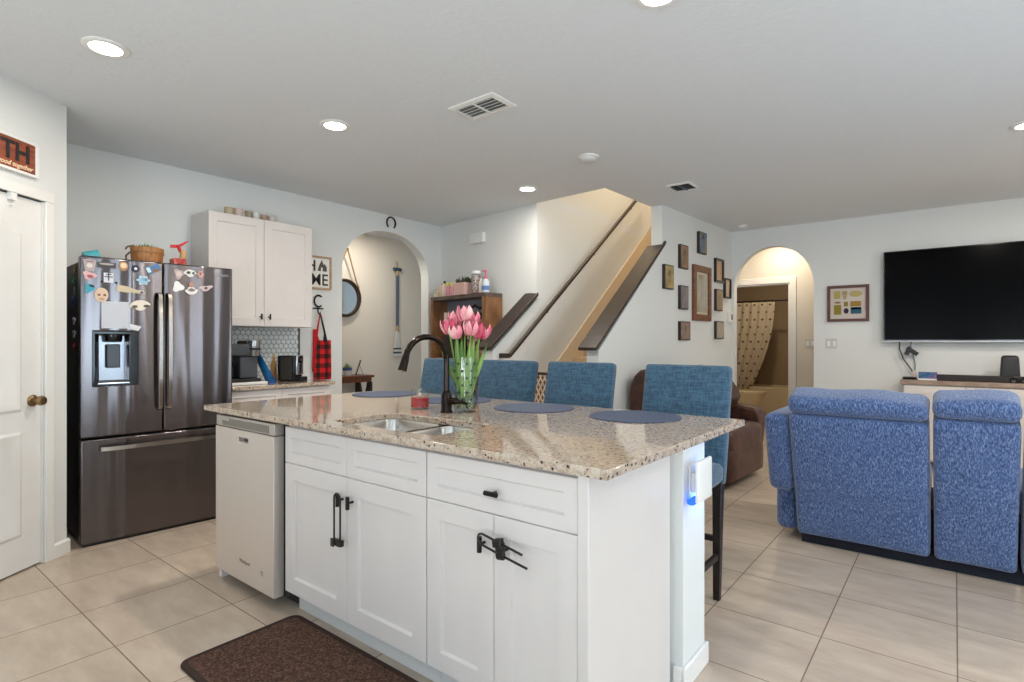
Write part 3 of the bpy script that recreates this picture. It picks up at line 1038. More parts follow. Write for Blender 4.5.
for x0, x1, kx in ((-2.503, -2.0125, -2.036), (-2.0095, -1.524, -1.966)):
    d = MB().panel(x0, x1, 0.113, 0.7255, YF, YB, 0.075, 0.012).build('door', M['white'], A, world=True, smooth=20)
    bar_knob(d, kx, 0.632, True)
B = thing('drawer_cabinet', 'white shaker cabinet with one drawer over two doors at the island end', 'cabinet', (-1.19, 1.73, 0))
cab_body(B, -1.519, -0.869)
d = MB().panel(-1.518, -0.8705, 0.729, 0.897, YF, YB, 0.048, 0.012).build('drawer', M['white'], B, world=True, smooth=20)
bar_knob(d, -1.185, 0.803, False)
for x0, x1, kx in ((-1.518, -1.1975, -1.234), (-1.1945, -0.8705, -1.135)):
    d = MB().panel(x0, x1, 0.113, 0.7265, YF, YB, 0.068, 0.012).build('door', M['white'], B, world=True, smooth=20)
    bar_knob(d, kx, 0.628, True)
MB().box(-0.868, -0.83, 1.400, 1.992, 0.0, ZB - 0.002).build('end_panel', M['white'], B, world=True, bevel=0.003)

def u_lock(label, pts_a, pts_b, clasp, ang, xz):
    """sliding child lock: a bent rod looped over two knobs with a clasp on its legs"""
    t = thing('child_lock', label, 'cabinet lock', (xz[0], 1.365, xz[1]), 0, 'black child locks on the cabinet doors')
    MB().tube([(x, 1.365, z) for x, z in pts_a + pts_b], 0.004, 10).build('rod', M['black'], t, world=True)
    m = MB()
    mt = Matrix.Translation((clasp[0], 1.365, clasp[1])) @ Matrix.Rotation(R(ang), 4, 'Y')
    m.box(-0.033, 0.033, -0.010, 0.010, -0.013, 0.013, mt)
    m.box(-0.03, -0.006, -0.016, -0.010, -0.018, 0.018, mt).box(0.008, 0.028, -0.016, -0.010, -0.010, 0.020, mt)
    m.build('clasp', M['black'], t, world=True, bevel=0.003)
arc = [(-2.021 + 0.0215 * math.cos(R(a)), 0.645 + 0.0215 * math.sin(R(a))) for a in range(180, -1, -30)]
u_lock('black sliding child lock hanging from the knob of the sink cabinet', [(-2.0425, 0.445), (-2.0425, 0.55)], arc + [(-1.9995, 0.55), (-1.9995, 0.447)], (-2.018, 0.462), 0, (-2.02, 0.445))
u_lock('black sliding child lock slanting across the doors of the drawer cabinet', [(-1.027, 0.603), (-1.13, 0.620), (-1.205, 0.634)], [(-1.222, 0.642), (-1.230, 0.655), (-1.226, 0.667), (-1.212, 0.672)] + [(-1.13, 0.656), (-1.046, 0.641)], (-1.135, 0.640), 80, (-1.13, 0.60))

D = thing('dishwasher', 'stainless steel dishwasher under the far end of the island', 'dishwasher', (-2.86, 1.7, 0))
MB().box(-3.16, -2.515, 1.43, 2.018, 0.06, 0.912).build('tub', M['kickdark'], D, world=True, smooth=0)
MB().box(-3.14, -2.53, 1.50, 1.52, 0.0, 0.06).build('kick_plate', M['kickdark'], D, world=True, smooth=0)
dd = MB()
dd.ring(rect(-3.163, -2.548, 0.068, 0.845), rect(-2.905, -2.80, 0.783, 0.810), 1.372, 1.425)
door = dd.build('door', M['steel'], D, world=True, bevel=0.003)
MB().box(-3.163, -2.548, 1.376, 1.425, 0.849, 0.905).build('control_strip', pl(196, 190, 183, 0.4, 0.6), D, world=True, bevel=0.003)
MB().box(-3.09, -2.60, 1.374, 1.377, 0.856, 0.893).build('display_band', pl(140, 134, 126, 0.4, 0.5), D, world=True, smooth=0)
lettering('mark', 'RINSE  WASH', 0.011, -3.08, 0.882, 1.374, pl(226, 224, 220), None, world=None)
mk = bpy.data.objects['mark']; mk.parent = D; mk.location = (2.86, -1.7, 0)
MB().box(-2.905, -2.80, 1.404, 1.424, 0.783, 0.810).build('handle_pocket', pl(84, 78, 72), door, world=True, smooth=0)
lg = lettering('logo', 'Whirlpool', 0.026, -2.89, 0.168, 1.372, pl(140, 127, 117, 0.4, 0.3), door)
lg.location = (2.86, -1.7, 0)
es = MB().cyl((-2.655, 1.371, 0.168), (-2.655, 1.372, 0.168), 0.026, n=24).build('sticker', pl(216, 206, 196), door, world=True)
el = lettering('sticker_mark', 'e', 0.052, -2.669, 0.154, 1.371, pl(164, 146, 132), es)
el.location = (2.86, -1.7, 0)
tag(MB().box(-3.20, -3.166, 1.405, 2.020, 0.0, ZB - 0.002).build('end_panel_board', M['white'], bevel=0.003), 'white end panel of the island on the far side of the dishwasher', 'panel')

# faucet, candle, vase, tulips
F = thing('faucet', 'dark bronze gooseneck kitchen faucet behind the island sink', 'faucet', (-2.0, 1.985, ZT))
MB().lathe([(0.031, 0), (0.031, 0.006), (0.027, 0.012), (0.026, 0.085), (0.022, 0.10), (0.016, 0.112)], 22).build('base', M['bronze'], F)
neck = [(0, 0, 0.10), (0, 0, 0.24)]
for k in range(0, 13):
    a = PI * k / 12 * 0.94
    neck.append((0, -0.134 + 0.134 * math.cos(a), 0.262 + 0.118 * math.sin(a)))
MB().tube(neck, 0.0145, 14).build('spout', M['bronze'], F)
e = Vector(neck[-1]); dr = (Vector(neck[-1]) - Vector(neck[-2])).normalized()
MB().tube([e - dr * 0.01, e + dr * 0.012, e + dr * 0.04, e + dr * 0.068], [0.015, 0.018, 0.019, 0.021], 16).build('spray_head', M['bronze'], F)
hd = MB().cyl((0.015, 0, 0.06), (0.06, 0.008, 0.06), 0.018, 0.017, 14)
hd.tube([(0.06, 0.008, 0.06), (0.085, 0.012, 0.058), (0.125, 0.02, 0.05)], [0.016, 0.008, 0.007], 12)
hd.build('lever', M['bronze'], F)

c = thing('candle_jar', 'short glass candle with red wax beside the faucet', 'candle', (-2.235, 2.02, ZT))
MB().lathe([(0.046, 0.0), (0.05, 0.003), (0.05, 0.104), (0.047, 0.104), (0.047, 0.008), (0.0, 0.008)], 26).build('jar', M['glass'], c)
MB().lathe([(0.0, 0.0085), (0.0465, 0.0085), (0.0465, 0.058), (0.0, 0.056)], 24).build('wax', pl(176, 18, 30, 0.25), c)
MB().cyl((0, 0, 0.056), (0.002, 0, 0.07), 0.0015, n=6).build('wick', M['black'], c)

VX, VY = -1.955, 2.075
v = thing('flower_vase', 'clear glass cylinder vase with black dots holding pink tulips', 'vase', (VX, VY, ZT))
vm = MB().lathe([(0.060, 0.0), (0.062, 0.004), (0.064, 0.26), (0.062, 0.278), (0.059, 0.278), (0.0595, 0.015), (0.0, 0.012)], 32)
for k in range(7):
    for j in range(9):
        a = 2 * PI * (j + 0.5 * (k % 2)) / 9
        cpos = Vector((0.0655 * math.cos(a), 0.0655 * math.sin(a), 0.03 + 0.036 * k))
        nrm = Vector((math.cos(a), math.sin(a), 0)); tg = Vector((-math.sin(a), math.cos(a), 0))
        vm.face([cpos - nrm * 0.001 + 0.0062 * (tg * math.cos(b * PI / 5) + Vector((0, 0, 1)) * math.sin(b * PI / 5)) for b in range(10)])
vb = vm.build('body', M['glass'], v)
vb.data.materials.append(M['black'])
for f in list(vb.data.polygons)[-63:]:
    f.material_index = 1
MB().lathe([(0.0, 0.0155), (0.059, 0.0155), (0.0592, 0.10), (0.0, 0.10)], 28).build('water', glass_mat('water', (0.93, 0.97, 0.95, 1)), v)

M['tulip'] = two_tone('tulip_petal', [C(214, 84, 112), C(240, 160, 170), C(250, 214, 206)], 14, 0.5, (1, 1, 0.35), 0.1, lo=0.32, hi=0.68)
M['tulip_deep'] = two_tone('tulip_petal_deep', [C(176, 40, 74), C(222, 104, 130), C(246, 196, 196)], 22, 0.5, (1, 1, 0.35), 0.1, lo=0.36, hi=0.66)
M['stem'] = two_tone('tulip_stem', [C(104, 140, 60), C(142, 172, 84)], 16, 0.5, (1, 1, 0.3), 0.1)
M['leaf'] = two_tone('tulip_leaf', [C(84, 128, 56), C(150, 182, 98)], 18, 0.45, (1, 1, 0.15), 0.1)
def tulip(label, foot, bend, head, size=1.0, leaf=None, seed=0):
    size *= 1.08
    rg = random.Random(seed)
    t = thing('tulip', label, 'flower', (VX, VY, ZT + 0.02), 0, 'pink tulips in the dotted vase')
    f, b_, h = Vector(foot), Vector(bend), Vector(head)
    f = Vector((h.x * 0.42, h.y * 0.42, 0.0))
    b_ = Vector((h.x * 0.55, h.y * 0.55, b_.z))
    pts = [(1 - s) ** 2 * f + 2 * s * (1 - s) * b_ + s * s * h for s in [i / 12 for i in range(13)]]
    MB().tube(pts, 0.0042, 8).build('stem', M['stem'], t)
    ax = (pts[-1] - pts[-3]).normalized()
    q = Vector((0, 0, 1)).rotation_difference(ax).to_matrix()
    m = MB()
    for k in range(6):
        a0 = k * PI / 3 + rg.uniform(-0.2, 0.2)
        inner_ = k % 2
        op = rg.uniform(0.85, 1.15)
        def pet(u_, v_, a0=a0, inner_=inner_, op=op):
            w = (u_ - 0.5) * 1.25 * math.sin(PI * min(1, 0.18 + 0.82 * v_)) ** 0.7 * (1 - 0.25 * v_)
            r = (0.010 + 0.026 * math.sin(PI * (0.12 + 0.62 * v_)) * op - inner_ * 0.003) * size
            z = 0.062 * v_ * size * (1 + 0.06 * math.cos((u_ - 0.5) * 3))
            return h + q @ Vector((r * math.cos(a0 + w), r * math.sin(a0 + w), z - 0.008))
        m.sheet(pet, 6, 8)
    m.build('flower', M['tulip' if seed in (1, 4, 7) else 'tulip_deep'], t, smooth=80, solid=0.0016)
    if leaf:
        l0, l1, l2, w = Vector(leaf[0]), Vector(leaf[1]), Vector(leaf[2]), leaf[3]
        def lf(u_, v_):
            p = (1 - v_) ** 2 * l0 + 2 * v_ * (1 - v_) * l1 + v_ * v_ * l2
            side = Vector((0.78, 0.62, 0))
            k = w * math.sin(PI * (0.06 + 0.94 * v_) ** 0.8) * (u_ - 0.5)
            return p + side * k + Vector((-0.62, 0.78, 0)) * (abs(u_ - 0.5) * 0.014)
        MB().sheet(lf, 4, 14).build('leaf', M['leaf'], t, smooth=80, solid=0.0015)
    return t
# rr: picture-plane direction in the room (x, y) for spreading the bunch
def sp(s, d=0.0):
    s *= 0.84
    return (0.78 * s - 0.62 * d, 0.62 * s + 0.78 * d)
def P3(s, z, d=0.0):
    x, y = sp(s, d)
    return (x, y, z)
tulip('pale pink tulip at the crown of the bouquet', P3(0.01, 0), P3(0.0, 0.22), P3(-0.005, 0.452), 1.12, (P3(0.02, 0.04), P3(0.03, 0.25), P3(0.055, 0.38), 0.036), 1)
tulip('coral pink tulip leaning out over the half wall side of the bouquet', P3(-0.02, 0), P3(0.045, 0.22), P3(0.088, 0.36), 1.22, (P3(-0.01, 0.04), P3(0.075, 0.18), P3(0.135, 0.33), 0.034), 2)
tulip('rose pink tulip leaning out on the faucet side of the bouquet', P3(0.02, 0), P3(-0.05, 0.2), P3(-0.098, 0.385), 1.1, (P3(0.0, 0.05), P3(-0.10, 0.2), P3(-0.145, 0.29), 0.034), 3)
tulip('pink tulip low at the front of the bouquet between its neighbours', P3(0.0, 0.0, -0.02), P3(-0.03, 0.2, -0.03), P3(-0.05, 0.36, -0.04), 1.0, (P3(-0.01, 0.05, -0.02), P3(-0.045, 0.24, -0.02), P3(-0.06, 0.36, -0.01), 0.034), 4)
tulip('pink tulip tucked behind the crown of the bouquet', P3(0.03, 0, 0.02), P3(0.02, 0.2, 0.03), P3(0.035, 0.43, 0.05), 1.05, (P3(0.03, 0.05, 0.02), P3(0.06, 0.22, 0.02), P3(0.08, 0.36, 0.02), 0.034), 5)
tulip('deep pink tulip standing second from the faucet side of the bouquet', P3(-0.02, 0, 0.02), P3(-0.03, 0.2, 0.03), P3(-0.06, 0.43, 0.04), 1.05, (P3(-0.02, 0.05, 0.02), P3(-0.03, 0.24, 0.0), P3(-0.02, 0.37, -0.02), 0.036), 6)
tulip('pale tulip with white-edged petals beside the coral one', P3(0.0, 0, -0.02), P3(0.02, 0.2, -0.02), P3(0.035, 0.375, -0.03), 1.1, (P3(0.01, 0.05, -0.02), P3(0.02, 0.22, -0.03), P3(0.03, 0.34, -0.04), 0.036), 7)

# placemats
def placemat(label, x, y, r=0.215):
    m = MB().lathe([(0.0, 0.0), (r - 0.004, 0.0), (r, 0.002), (r - 0.003, 0.0055), (r - 0.02, 0.0045), (0.0, 0.0045)], 48, (x, y, ZT))
    return tag(m.build('placemat', M['placemat']), label, 'placemat', 'round navy placemats on the island')
placemat('round navy placemat nearest the open end of the island', -1.185, 2.425)
placemat('round navy placemat second from the open end of the island', -1.765, 2.41)
placemat('round navy placemat behind the tulip vase and faucet', -2.37, 2.43)
placemat('round navy placemat at the refrigerator end of the island', -3.03, 2.42)

# counter stools
def make_stool(label):
    t = thing('counter_stool', label, 'stool', (0, 0, 0), 0, 'teal counter stools along the island')
    MB().soft((0, -0.01, 0.635), (0.47, 0.46, 0.10), 0.03, (0, 0, 0.012), 10).build('seat', M['stool'], t)
    lean = Matrix.Translation((0, 0.215, 0.58)) @ Matrix.Rotation(R(-11.5), 4, 'X') @ Matrix.Translation((0, -0.215, -0.58))
    MB().soft((0, 0.215, 0.88), (0.475, 0.07, 0.61), 0.022, (0, 0.006, 0.0), 10, lean).build('backrest', M['stool'], t)
    for sx in (-1, 1):
        for y, z1 in ((-0.205, 0.59), (0.205, 0.60)):
            x = sx * 0.208
            MB().loft([[(x + a * 0.019 * k, y + b_ * 0.019 * k + dy, z) for a, b_ in ((-1, -1), (1, -1), (1, 1), (-1, 1))] for z, k, dy in ((0, 0.85, 0.0 if y < 0 else -0.02), (z1, 1.25, 0))]).build('leg', M['legwood'], t, bevel=0.003)
    for sx in (-1, 1):
        MB().box(sx * 0.208 - 0.011, sx * 0.208 + 0.011, -0.195, 0.19, 0.205, 0.235).build('stretcher', M['legwood'], t, bevel=0.003)
    MB().box(-0.20, 0.20, -0.214, -0.194, 0.24, 0.275).build('footrest', M['legwood'], t, bevel=0.003)
    MB().box(-0.20, 0.20, 0.178, 0.198, 0.29, 0.32).build('stretcher', M['legwood'], t, bevel=0.003)
    return t
s0 = make_stool('teal linen counter stool at the open end of the island')
place(s0, -1.145, 2.655, 0)
for lab, x, y, dg in (('teal linen counter stool second from the open end of the island', -1.823, 2.655, 0),
                  ('teal linen counter stool in front of the bookcase, behind the vase', -2.40, 2.655, 0),
                  ('teal linen counter stool at the refrigerator end, half hidden by the faucet', -2.995, 2.655, 0)):
    s = copy_tree(s0, (x, y, 0), dg)
    s['label'] = lab

# plug-in device with a blue light on the island's end wall
n = thing('plug_in_device', 'white plug-in device glowing blue on the end wall of the island', 'night light', (-0.793, 2.12, 0.68))
MB().box(-0.7925, -0.787, 2.075, 2.150, 0.71, 0.83).build('outlet_plate', M['whiteplastic'], n, world=True, bevel=0.002)
MB().box(-0.787, -0.752, 2.085, 2.140, 0.725, 0.80).build('plug_body', M['whiteplastic'], n, world=True, bevel=0.004)
MB().soft((-0.745, 2.108, 0.778), (0.014, 0.150, 0.156), 0.006, (0, 0, 0), 6).build('shell', M['whiteplastic'], n, world=True)
MB().soft((-0.768, 2.07, 0.702), (0.030, 0.085, 0.022), 0.009, (0, 0, 0), 6).build('blue_lamp', emit_mat('blue_led', (0.03, 0.14, 0.9, 1), 1.6), n, world=True)
l = bpy.data.lights.new('blue_glow', 'POINT'); l.energy = 1.5; l.color = (0.08, 0.28, 1.0); l.shadow_soft_size = 0.03
o = bpy.data.objects.new('blue_glow', l); COL.objects.link(o); o.parent = n; o.location = (0.024, 0.045, 0.05)

mt = thing('kitchen_mat', 'brown flecked kitchen mat on the tiles in front of the sink', 'mat', (-1.9, 1.16, 0))
MB().prism(rrect(-2.43, -1.37, 0.925, 1.415, 0.035), 'z', 0.0, 0.013).build('pile', M['rug'], mt, world=True, bevel=0.004)
MB().ring(rrect(-2.445, -1.355, 0.91, 1.43, 0.045), rrect(-2.42, -1.38, 0.935, 1.405, 0.03), 0.0135, 0.0, axis='z').build('binding', M['rugedge'], mt, world=True, bevel=0.003)

# ------------------------------------------------------------------ refrigerator (local frame: x along its front, y into the depth)
FP, FDEG = (-4.292, 1.045), 86.4
fr = thing('refrigerator', 'black stainless French door refrigerator covered in magnets', 'refrigerator', (FP[0], FP[1], 0), FDEG)
MB().box(0.008, 0.897, 0.078, 0.70, 0.03, 1.815).build('body', M['blackbody'], fr, bevel=0.004)
MB().box(0.01, 0.895, 0.012, 0.078, 0.0, 0.0165).build('base_grille', M['black'], fr, bevel=0.004)
for x in (0.06, 0.845):
    MB().box(x - 0.035, x + 0.035, 0.02, 0.16, 1.815, 1.842).build('hinge_cover', M['black'], fr, bevel=0.006)
ld = MB().ring(rect(0.0, 0.453, 0.69, 1.848), rect(0.062, 0.308, 1.02, 1.364), 0.0, 0.07)
ld = ld.build('door', M['blacksteel'], fr, bevel=0.010, seg=3)
dp = MB().ring(rect(0.058, 0.312, 1.016, 1.368), rect(0.074, 0.262, 1.03, 1.352), -0.004, 0.02)
dp = dp.build('dispenser_bezel', M['blackgloss'], ld, bevel=0.003)
cv = MB()
cv.loft([[(0.072, 0.012, 1.028), (0.264, 0.012, 1.028), (0.264, 0.012, 1.354), (0.072, 0.012, 1.354)],
         [(0.11, 0.075, 1.05), (0.25, 0.075, 1.05), (0.25, 0.075, 1.34), (0.11, 0.075, 1.34)]], False, True)
cv.build('dispenser_recess', steel_mat('dispenser_steel', C(150, 152, 158), 0.25), ld, smooth=0)
MB().lathe([(0.045, 0.0), (0.05, 0.02), (0.05, 0.05)], 20, (0.18, 0.04, 1.30)).build('dispenser_spout', M['blackgloss'], ld)
MB().box(0.145, 0.222, 0.05, 0.062, 1.13, 1.285).build('dispenser_paddle', pl(60, 60, 62, 0.25, 0.6), ld, bevel=0.006)
MB().box(0.09, 0.272, 0.0, 0.07, 1.028, 1.036).build('drip_tray', M['chrome'], ld, smooth=0)
rd = MB().box(0.459, 0.915, 0.0, 0.07, 0.69, 1.848).build('door', M['blacksteel'], fr, bevel=0.010, seg=3)
fd = MB().box(0.0, 0.915, 0.0, 0.07, 0.018, 0.678).build('freezer_drawer', M['blacksteel'], fr, bevel=0.010, seg=3)
def vbar(x, par):
    m = MB()
    pts = [(x, 0.0, 0.835), (x, -0.035, 0.845), (x, -0.05, 0.87), (x, -0.058, 1.05), (x, -0.061, 1.24), (x, -0.058, 1.42), (x, -0.05, 1.60), (x, -0.035, 1.628), (x, 0.0, 1.638)]
    m.loft([[(p[0] + a, p[1] + b_ * 0.4, p[2]) for a, b_ in ((-0.012, -0.02), (0.012, -0.02), (0.012, 0.02), (-0.012, 0.02))] for p in pts])
    m.build('handle', M['handlesteel'], par, bevel=0.004)
vbar(0.428, ld)
vbar(0.486, rd)
m = MB()
pts = [(0.095, 0.0), (0.097, -0.04), (0.13, -0.055), (0.3, -0.062), (0.4525, -0.064), (0.605, -0.062), (0.775, -0.055), (0.808, -0.04), (0.81, 0.0)]
m.loft([[(x, y, 0.604), (x, y - 0.006, 0.604), (x, y - 0.006, 0.630), (x, y, 0.630)] for x, y in pts])
m.build('handle', M['handlesteel'], fd, bevel=0.003)
lettering('logo', 'SAMSUNG', 0.021, 0.79, 1.785, 0.0, pl(176, 172, 168, 0.3, 0.8), rd, squeeze=1.0)

FM = Matrix.Translation((FP[0], FP[1], 0)) @ Matrix.Rotation(R(FDEG), 4, 'Z')
def flocal(x, y, z):
    return FM @ Vector((x, y, z))
def blob(kind, w, h):
    o = []
    if kind == 'rect':
        return rect(-w / 2, w / 2, -h / 2, h / 2)
    if kind == 'trap':
        return [(-w / 2, h / 2), (-w * 0.32, -h / 2), (w * 0.36, -h / 2), (w / 2, h / 2)][::-1]
    n = 28
    for i in range(n):
        a = 2 * PI * i / n
        k = 1.0
        if kind == 'star':
            k = 0.72 + 0.28 * math.cos(5 * (a - PI / 2))
        elif kind == 'flower':
            k = 0.84 + 0.16 * math.cos(6 * a)
        elif kind == 'wave':
            k = 0.82 + 0.18 * math.sin(3 * a + 0.6)
        elif kind == 'arch':
            k = 1.0 if math.sin(a) > 0 else 0.55
        o.append((w / 2 * k * math.cos(a), h / 2 * k * math.sin(a)))
    return o
def magnet(label, x, z, w, h, col, kind='oval', deg=0, marks=(), side=False, th=0.006):
    rot = Matrix.Rotation(R(deg), 4, 'Y')
    o = MB().prism([(p[0], p[1]) for p in blob(kind, w, h)], 'y', -th, 0.0)
    bmesh.ops.transform(o.bm, matrix=rot, verts=o.bm.verts)
    ob = o.build('fridge_magnet', pl(*col), keep=True, smooth=30, bevel=0.0012)
    if side:
        ob.location = flocal(0.007, -x, z)
        ob.rotation_euler = (0, 0, R(FDEG - 90))
    else:
        ob.location = flocal(x, -0.0005, z)
        ob.rotation_euler = (0, 0, R(FDEG))
    tag(ob, label, 'magnet', 'magnets on the refrigerator')
    for (mx, mz, mw, mh, mc, mk) in marks:
        m_ = MB().prism([(p[0] + mx, p[1] + mz) for p in blob(mk, mw, mh)], 'y', -th - 0.0015, -th + 0.001)
        bmesh.ops.transform(m_.bm, matrix=rot, verts=m_.bm.verts)
        m_.build('mark', pl(*mc), ob, smooth=0)
    return ob
magnet('pale grey pink tapered magnet in the top corner of the dispenser door', 0.045, 1.785, 0.068, 0.075, (176, 160, 158), 'trap', 0, ((0, 0.0, 0.03, 0.03, (214, 204, 200), 'oval'), (0.0, 0.026, 0.04, 0.008, (140, 116, 116), 'rect')))
magnet('dark strip magnet with a light band at the top of the dispenser door', 0.135, 1.796, 0.10, 0.036, (70, 66, 68), 'rect', 0, ((0.0, 0.006, 0.08, 0.012, (176, 170, 166), 'oval'),))
magnet('tan and cream round magnet at the top of the dispenser door', 0.226, 1.798, 0.05, 0.062, (178, 132, 92), 'oval', 0, ((0, 0.004, 0.036, 0.036, (226, 202, 176), 'oval'),))
magnet('small navy round magnet with a white centre', 0.294, 1.788, 0.044, 0.046, (28, 30, 52), 'oval', 0, ((0, 0, 0.018, 0.018, (226, 228, 232), 'oval'),))
magnet('tilted blue and brown magnet near the top handle side of the dispenser door', 0.397, 1.796, 0.085, 0.05, (74, 116, 160), 'rect', -26, ((0.01, -0.014, 0.04, 0.022, (134, 92, 60), 'oval'), (-0.03, 0.004, 0.022, 0.034, (196, 222, 228), 'rect')))
magnet('white magnet card with a black star sign on it', 0.145, 1.715, 0.052, 0.062, (214, 216, 222), 'rect', 0, ((0, 0.006, 0.006, 0.05, (30, 28, 34), 'rect'), (0, 0.006, 0.044, 0.006, (30, 28, 34), 'rect'), (0.0, 0.022, 0.03, 0.006, (30, 28, 34), 'rect')))
magnet('tiny black dot magnet under the dark strip magnet', 0.11, 1.688, 0.014, 0.014, (22, 22, 26))
magnet('tiny black dot magnet between the star sign card and the blue badge', 0.186, 1.686, 0.014, 0.014, (22, 22, 26))
magnet('pale blue oval badge magnet near the door handles', 0.338, 1.715, 0.085, 0.07, (176, 206, 224), 'flower', 0, ((0, 0, 0.06, 0.044, (150, 186, 208), 'oval'), (0.004, 0.004, 0.036, 0.012, (62, 92, 124), 'rect')))
magnet('pink and white starry magnet at the outer edge of the dispenser door', 0.045, 1.722, 0.085, 0.058, (216, 172, 172), 'wave', 8, ((0.004, -0.006, 0.034, 0.02, (152, 84, 92), 'oval'),))
magnet('turquoise blob magnet below the pink starry one', 0.044, 1.64, 0.06, 0.068, (66, 158, 178), 'wave', 20, ((0.006, 0.02, 0.03, 0.014, (28, 44, 60), 'oval'),))
magnet('tan oval magnet with a face', 0.108, 1.602, 0.074, 0.092, (214, 188, 164), 'oval', 0, ((-0.014, 0.0, 0.016, 0.014, (120, 66, 50), 'oval'), (0.016, 0.0, 0.016, 0.014, (120, 66, 50), 'oval'), (0.0, -0.026, 0.03, 0.014, (186, 148, 122), 'oval')))
b = MB().prism([(-0.075, -0.018), (-0.02, -0.02), (0.03, -0.010), (0.055, -0.012), (0.075, -0.016), (0.085, 0.0), (0.075, 0.016), (0.055, 0.012), (0.03, 0.012), (-0.02, 0.022), (-0.075, 0.022)], 'y', -0.007, 0)
bmesh.ops.transform(b.bm, matrix=Matrix.Rotation(R(9), 4, 'Y'), verts=b.bm.verts)
b = b.build('fridge_magnet', pl(200, 184, 158), keep=True, smooth=0, bevel=0.0012)
b.location = flocal(0.262, -0.0005, 1.642); b.rotation_euler = (0, 0, R(FDEG))
tag(b, 'long beige bottle-shaped magnet lying across the dispenser door', 'magnet', 'magnets on the refrigerator')
m_ = MB().cyl((0.066, -0.0085, -0.011), (0.066, -0.006, -0.011), 0.009, n=14).build('mark', pl(70, 84, 120), b, smooth=0)
magnet('cream arched magnet with two dark openings near the handles', 0.322, 1.535, 0.125, 0.09, (226, 216, 200), 'arch', -6, ((-0.034, 0.004, 0.034, 0.018, (84, 76, 68), 'oval'), (0.034, 0.004, 0.034, 0.018, (84, 76, 68), 'oval')))
magnet('flat pale rectangle above the water dispenser', 0.182, 1.476, 0.15, 0.175, (196, 200, 208), 'rect', 0, ((0.0, 0.072, 0.10, 0.012, (198, 200, 208), 'wave'),), th=0.003)  # thin pale rectangle laid flat on the door front
magnet('white folded paper corner magnet over the dispenser top', 0.29, 1.396, 0.07, 0.034, (220, 222, 226), 'trap', 14, th=0.003)
magnet('grey pink oval magnet at the top of the plain door', 0.552, 1.777, 0.072, 0.085, (168, 156, 158), 'wave', 0, ((0.0, 0.0, 0.036, 0.04, (204, 186, 184), 'oval'),))
magnet('white and black rounded magnet between two pink ones', 0.625, 1.780, 0.085, 0.068, (214, 214, 208), 'arch', 0, ((-0.012, 0.012, 0.026, 0.02, (48, 62, 56), 'oval'), (0.02, 0.01, 0.018, 0.018, (48, 62, 56), 'oval')))
magnet('small pink round magnet third along the top of the plain door', 0.692, 1.786, 0.042, 0.062, (196, 152, 144), 'flower', 0, ((0.0, 0.004, 0.018, 0.022, (146, 92, 88), 'oval'),))
magnet('white swan-like magnet low in the group on the plain door', 0.548, 1.686, 0.08, 0.085, (226, 226, 226), 'wave', 30)
magnet('white anchor magnet with a red creature', 0.632, 1.674, 0.085, 0.075, (224, 220, 216), 'arch', 180, ((0, 0.0, 0.05, 0.03, (112, 108, 110), 'arch'), (0.0, -0.034, 0.03, 0.04, (176, 128, 116), 'oval')))
magnet('pale bird-like magnet with a dark centre', 0.728, 1.690, 0.105, 0.045, (196, 178, 176), 'wave', -14, ((0.0, 0.0, 0.022, 0.018, (84, 58, 62), 'oval'),))
magnet('brown and yellow magnet high on the black side of the refrigerator', -0.20, 1.775, 0.075, 0.07, (124, 92, 50), 'wave', 0, ((0.01, -0.01, 0.026, 0.03, (196, 156, 82), 'oval'),), True)
magnet('green leafy magnet on the black side of the refrigerator', -0.235, 1.70, 0.10, 0.06, (36, 128, 92), 'star', 0, ((0.0, 0.0, 0.02, 0.02, (110, 190, 130), 'oval'),), True)
magnet('grey green magnet below the green leafy one', -0.21, 1.635, 0.035, 0.06, (120, 130, 116), 'oval', 0, (), True)
magnet('dark blue magnet on the black side of the refrigerator', -0.25, 1.575, 0.09, 0.085, (40, 60, 120), 'wave', 0, ((0.0, 0.012, 0.03, 0.03, (96, 130, 180), 'oval'),), True)
magnet('white cup-shaped magnet, upper of two on the black side', -0.215, 1.44, 0.085, 0.055, (218, 218, 220), 'wave', 0, ((0.01, 0.0, 0.03, 0.02, (120, 122, 128), 'oval'),), True)
magnet('white cup-shaped magnet, lower of two on the black side', -0.215, 1.355, 0.085, 0.055, (214, 214, 216), 'wave', 0, ((0.01, 0.0, 0.03, 0.02, (120, 122, 128), 'oval'),), True)
magnet('red magnet lowest on the black side of the refrigerator', -0.215, 1.275, 0.085, 0.06, (176, 38, 44), 'wave', 0, ((0.01, 0.0, 0.026, 0.02, (232, 170, 160), 'oval'),), True)

# on top of the refrigerator
def floc_thing(name, label, cat, x, y, z, deg=0):
    p = flocal(x, y, z)
    return thing(name, label, cat, p, FDEG + deg)
t = floc_thing('cup', 'turquoise cup lying near the front corner of the refrigerator top', 'cup', 0.105, 0.26, 1.815)
mtx = Matrix.Translation((0, 0, 0.054)) @ Matrix.Rotation(R(80), 4, 'Y')
q = MB()
q.loft([[mtx @ Vector((r * math.cos(2 * PI * i / 20), r * math.sin(2 * PI * i / 20), z)) for i in range(20)] for r, z in ((0.036, -0.045), (0.04, -0.043), (0.050, 0.035), (0.052, 0.04), (0.048, 0.04), (0.038, -0.036))])
q.build('cup_body', pl(82, 182, 192, 0.4), t)
t = floc_thing('basket', 'brown wooden bucket with a rope handle and greenery on the refrigerator', 'basket', 0.432, 0.27, 1.815)
MB().lathe([(0.085, 0), (0.09, 0.004), (0.104, 0.155), (0.097, 0.155), (0.085, 0.015), (0, 0.012)], 26).build('bucket', two_tone('bucket_wood', [C(150, 96, 50), C(188, 130, 76)], 9, 0.5, (6, 6, 1), 0.1), t)
